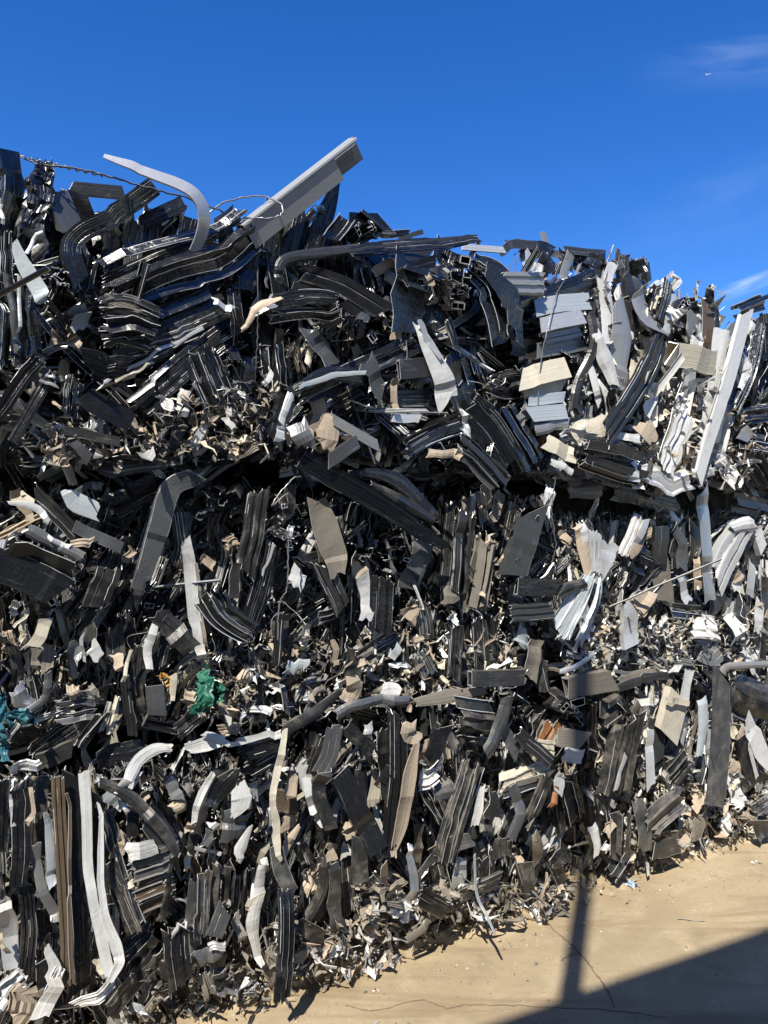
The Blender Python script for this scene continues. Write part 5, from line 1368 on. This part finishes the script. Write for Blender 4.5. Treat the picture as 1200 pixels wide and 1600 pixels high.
# ------------------------------------------------------------------ loose things on top
def build_beam():
    # box beam: front web stops short, the rear web and top flange run on
    o0 = .02
    A0, A1, A2 = at(384, 372, .10), at(522, 264, .13), at(548, 238, .135)
    ax = nrm((A1 - A0)[None])[0]; L1 = np.linalg.norm(A1 - A0); L2 = np.linalg.norm(A2 - A0) + .01
    vw = np.array((0, 0, 1.6)) - A1; vw /= np.linalg.norm(vw); e1 = nrm((vw - ax * np.dot(vw, ax))[None])[0]
    e2 = np.cross(e1, ax); e2 *= np.sign(e2[2]); al = R(17); out = math.cos(al) * e1 - math.sin(al) * e2
    up = np.cross(out, ax); up *= np.sign(up[2]); H = .078; Wd = .044; t_ = .0028
    root = empty('box_beam', tuple(A0), 'straight light grey box beam sticking up into the sky from the top of the wall', 'beam')
    def slab(nm, o, e1, e2, e3, mat='beam'):
        a = Acc(); pv = np.array([.5, .0, .3]); uv = np.zeros((2, 2, 2)); uv[1, :, 0] = .4; uv[:, 1, 1] = .08
        def q(p, e, f, mt): a.patch(np.array([[p, p + f], [p + e, p + e + f]]), uv, mt, pv, False)
        q(o, e1, e2, mat); q(o + e3, e1, e2, mat); q(o, e1, e3, 'edge'); q(o + e2, e1, e3, 'edge'); q(o, e2, e3, 'edge'); q(o + e1, e2, e3, 'edge')
        a.build(nm, root)
    c = A0 + ax * .004
    slab('front_web', c + out * Wd / 2 - up * H / 2, ax * L1, up * H, -out * t_)
    slab('rear_web', c - out * Wd / 2 - up * H / 2, ax * (L2 + .03), up * H, out * t_, 'G')  # darker grey than the front web, carrying the shade of the open hollow
    slab('top_flange', c - out * (Wd / 2 + .001) + up * (H / 2 + .0005), ax * (L2 + .012), out * (Wd + .001), up * t_)
    slab('top_lip', c + out * (Wd / 2 + .0005) + up * (H / 2 - .003), ax * (L2 + .01), out * t_, up * .006)
    slab('bottom_flange', c - out * (Wd / 2 - .004) - up * (H / 2 - .003), ax * (L1 - .02), out * (Wd - .008), up * t_)
    a = Acc(); p = c + ax * (L2 + .005) + up * (H / 2 - .012) + out * .008
    tube(a, np.array([p, p - ax * .12]), .005, 'edge', 10, 0); p = c + ax * (L1 + .01) + up * (H / 2 - .012) - out * .02
    tube(a, np.array([p, p - ax * .12]), .004, 'edge', 10, 0); a.build('screw_channel', root)
build_beam()
def loose(name, label, cat, *args, **kw):
    ob = hero(*args, name=name, **kw); return tagt(ob, label, cat)
# bent silver strip: a shallow channel standing up out of the bale and curling back down
def bent_strip():
    pts = [(162, 243, .16), (198, 257, .17), (240, 272, .18), (280, 287, .18), (306, 304, .18), (320, 332, .17), (317, 362, .15), (303, 394, .12)]
    path, sd_, hw = frame_from_pixels(pts, [10, 18, 21, 22, 22, 22, 20, 16], .17, 48)
    a = Acc(); sweep(a, path, sd_, hw * 1.05, 'chan', th=.002, mat='S', emat='S', crumple=.0012, dust=0, rag=.001, vs=.45, roll=BENT_ROLL, twist=BENT_TW)
    return a.build('bent_strip', None, tuple(path[20]))
BENT_ROLL, BENT_TW = .55, -.2
tagt(bent_strip(), 'bent silver channel strip arching against the sky above the left bale', 'metal strip')
loose('metal_bar', 'short pale bar jutting out level above the top row, right of the long black sheet', 'metal bar', None, 'box', 'S', 10, [(722, 386), (788, 391)], o=.08, crumple=0, dust=0)
loose('metal_stub', 'small upright grey stub standing on the top edge above the white bale', 'metal stub', None, 'flat', 'g', 10, [(848, 362), (857, 392)], o=.02, crumple=.001)
loose('flat_strip', 'thin dark blade lying flat on top of the bale left of the upright stub', 'metal strip', None, 'flat', 'G', 8, [(790, 378), (815, 376), (842, 386)], o=.03)
def fix(o): return o

# loose leaning profile, hanging strip, coloured plastic
loose('leaning_profile', 'long black ribbed profile leaning upright on the wall foot, its lower end on the ground', 'metal profile', None, 'rib', 'K', 25, [(447, 1392, .16), (447, 1470, .19), (441, 1566, .22)], crumple=.0015, dust=.45)
loose('hanging_strip', 'thin pale strip hanging out of the wall and curling down on the sunlit ground', 'metal strip', None, 'thin', 'g', [3, 4, 5, 4, 3], [(742, 1335, .18), (744, 1385, .2), (750, 1410, .22), (762, 1432, .26), (768, 1446, .29), (774, 1460, .31)], crumple=.001)
def rag():
    a = Acc()
    pts = [(322, 1040, .18), (325, 1065, .2), (318, 1088, .21), (312, 1112, .19)]
    path, sd_, hw = frame_from_pixels(pts, [6, 24, 27, 14], .2, 40)
    sweep(a, path, sd_, hw, 'wide', th=.001, facet=True, mat='green', emat='green', crumple=.006, wl=.018, rag=.012, dust=0)
    path, sd_, hw = frame_from_pixels([(334, 1068, .2), (338, 1085, .19), (326, 1105, .2)], [14, 24, 12], .2, 16)
    sweep(a, path, sd_, hw, 'wide', th=.001, facet=True, mat='green', emat='green', crumple=.006, wl=.018, rag=.01, dust=0)
    path, sd_, hw = frame_from_pixels([(318, 1100, .2), (302, 1108, .19), (298, 1116, .18)], [16, 14, 6], .2, 14)
    sweep(a, path, sd_, hw, 'flat', th=.001, mat='green', emat='green', crumple=.006, wl=.018, rag=.01, dust=0)
    return a.build('plastic_rag', None, tuple(at(320, 1080, .2)))
tagt(rag(), 'crumpled bright green plastic rag caught in the middle row', 'plastic rag')
def net():
    a = Acc()
    for pts, w in (([(2, 1085), (8, 1110), (6, 1150)], [14, 10, 8]), ([(14, 1112), (35, 1125), (52, 1128)], [14, 22, 10]), ([(0, 1130), (8, 1160), (4, 1190)], [8, 12, 8]), ([(8, 1105), (16, 1130), (12, 1150)], [4, 8, 5])):
        path, sd_, hw = frame_from_pixels(pts, w, .15, 18)
        sweep(a, path, sd_, hw, 'wide', th=.001, facet=True, mat='teal', emat='teal', crumple=.007, wl=.03, rag=.01, dust=.1)
    return a.build('plastic_film', None, tuple(at(20, 1120, .15)))
tagt(net(), 'torn teal plastic film caught at the left edge of the middle row', 'plastic film')
a = Acc(); 
for i in range(3): flake(a, at(254 + rng.normal() * 5, 1056 + rng.normal() * 4, .13), .007, 'orange', 'orange')
tagt(a.build('foam_scrap', None, tuple(at(254, 1056, .13))), 'tiny orange foam scrap between the pressed profiles left of the green rag', 'foam scrap')

# ------------------------------------------------------------------ on the ground
def ground_piece(name, label, cat, px, py, L, W, ang, mat, kind='flat', lift=.006, group=None, **kw):
    c = ground_at(px, py); c[2] = gz(c[0], c[1]) + lift; d = np.array((math.cos(ang), math.sin(ang), 0)); x = np.linspace(-.5, .5, 8)
    P = c + x[:, None] * d * L; P[:, 2] += abs(rng.normal()) * .008 * (x * 2) ** 2
    a = Acc(); sweep(a, P, np.cross(Zv, d), W / 2, kind, mat=mat, out=Zv, dust=kw.pop('dust', .6), rag=W * .12, **kw)
    return tagt(a.build(name, None, tuple(c)), label, cat, group)
ground_piece('metal_offcut', 'flat dark grey offcut lying alone on the ground at the bottom left', 'offcut', 320, 1583, .10, .028, .25, 'G', lift=.004)
ground_piece('channel_offcut', 'dark channel offcut on the ground just right of the leaning profile foot', 'offcut', 516, 1502, .085, .045, .35, 'k', 'chan', lift=.028)
ground_piece('cardboard_chip', 'tan chip beside the dark channel offcut at the wall foot', 'chip', 488, 1500, .06, .05, .5, 'T', lift=.02)
ground_piece('metal_offcut', 'short bent silver offcut at the wall foot left of the crumpled grey heap', 'offcut', 562, 1492, .05, .022, -1.2, 'S', lift=.02)
ground_piece('metal_offcut', 'small glinting tab on the ground below the upright white and black strips', 'offcut', 596, 1482, .05, .03, .4, 'N', lift=.01)
ground_piece('metal_offcut', 'dark flat offcut on the sunlit ground at the right edge', 'offcut', 1188, 1304, .16, .035, .2, 'k', 'rib2', lift=.02)
ground_piece('thin_rod', 'thin brown rod lying alone on the open sunlit ground', 'rod', 1080, 1438, .10, .004, -.15, 'B', lift=.004)
ground_piece('wood_splinter', 'short dark splinter on the ground where the mast shadow meets the wall', 'splinter', 938, 1368, .12, .007, -.9, 'k', lift=.01)
a = Acc(); c = ground_at(986, 1384)
for i in range(7): flake(a, c + np.array((rng.normal() * .012, rng.normal() * .01, .008)), .009, 'blue', 'blue', dust=0)
tagt(a.build('litter', None, tuple(c)), 'small crumpled pale blue wrapper on the open ground', 'litter')
# dirt fillet and crumbs along the wall foot
a = Acc(); ss = np.linspace(-.7, 4.8, 260); rows_ = []
for i, s in enumerate(ss):
    w = .055 + .02 * math.sin(s * 4.2) + .03 * math.sin(s * 11 + 1) + .012 * rng.normal(); hh = .04 + .014 * math.sin(s * 6 + 2) + .008 * rng.normal()
    rows_.append([S(s, hh, -.12), S(s, hh * .9, .0), S(s, hh * .55, w * .4), S(s, hh * .22, w * .72), S(s, gz(*S(s, 0, w)[:2]) - .003, w * 1.05)])
V = np.array(rows_); V += rng.normal(size=V.shape) * np.array([.004, .004, .004]); V[:, -1, 2] = np.minimum(V[:, -1, 2], -.003)
a.patch(V, np.zeros(V.shape[:2] + (2,)), 'ground', np.zeros(3)); kindt(a.build('dirt_bank'), 'structure')
a = Acc()
for i in range(800):
    s = rng.uniform(-.6, 4.4); o = -.01 + abs(rng.normal()) * .042; m_ = ['D', 'D', 'T', 'k', 'k', 'N', 'Y', 'G'][rng.integers(8)]
    c = S(s, .004 + max(0, .04 * (1 - o / .14)) + rng.random() * .01, o); flake(a, c, float(np.clip(rng.lognormal(math.log(.006), .5), .002, .02)), m_, 'edge' if m_ in 'kGN' else m_, dust=.8)
o_ = a.build('scrap_crumbs'); kindt(o_, 'stuff')
a = Acc()
for i in range(1900):
    s = rng.uniform(-.4, 4.6); o = .15 + rng.random() ** 2.2 * 1.9; r = float(np.clip(rng.lognormal(math.log(.0017), .55), .0007, .0065))
    c = S(s, 0, o); c[2] = gz(c[0], c[1]) + r * .3; m_ = ['D', 'Y', 'B', 'T', 'N'][rng.integers(5)]
    flake(a, c, r, m_, m_, crumple=.6, aspect=1.1, dust=.6)
o_ = a.build('grit'); kindt(o_, 'stuff')

# ------------------------------------------------------------------ airliner far off in the sky
def airliner():
    d = pixdir(1107, 116); c = np.array(d) * 6000 + np.array((0, 0, 1.6))
    m, t, b = new_mat('plane_white'); b.inputs['Base Color'].default_value = (.85, .85, .85, 1); b.inputs['Roughness'].default_value = .3
    ax = nrm(np.array([(.93, .1, .25)]))[0]; sdv = nrm(np.cross(ax, Zv)[None])[0]
    root = empty('airliner', tuple(c), 'tiny white airliner high in the blue sky at the upper right', 'aircraft')
    a = Acc(); x = np.linspace(-1, 1, 15); k = 10; th = np.linspace(0, 2 * math.pi, k + 1); r = 2.2 * np.sqrt(np.clip(1 - np.abs(x) ** 3, 0.01, 1))
    P = np.array([[c + ax * xx * 18 + rr * (math.cos(q) * sdv + math.sin(q) * np.array((0, 0, 1))) for q in th] for xx, rr in zip(x, r)])
    a.patch(P, np.zeros(P.shape[:2] + (2,)), 'plane_white', np.zeros(3)); a.build('fuselage', root)
    for sgn in (1, -1):
        a = Acc(); Q = np.array([[c + ax * 4, c - ax * 3], [c + sdv * sgn * 17 - ax * 5, c + sdv * sgn * 17 - ax * 7]]); a.patch(Q, np.zeros((2, 2, 2)), 'plane_white', np.zeros(3), False)
        a.patch(Q - Zv * .5, np.zeros((2, 2, 2)), 'plane_white', np.zeros(3), False); a.build('wing', root)
    a = Acc(); Q = np.array([[c - ax * 13, c - ax * 17.5], [c - ax * 16.5 + Zv * 7, c - ax * 18.5 + Zv * 7]]); a.patch(Q, np.zeros((2, 2, 2)), 'plane_white', np.zeros(3), False); a.build('tail_fin', root)
airliner()
print('polys', sum(len(o.data.polygons) for o in bpy.data.objects if o.type == 'MESH'), 'objs', len(bpy.data.objects))
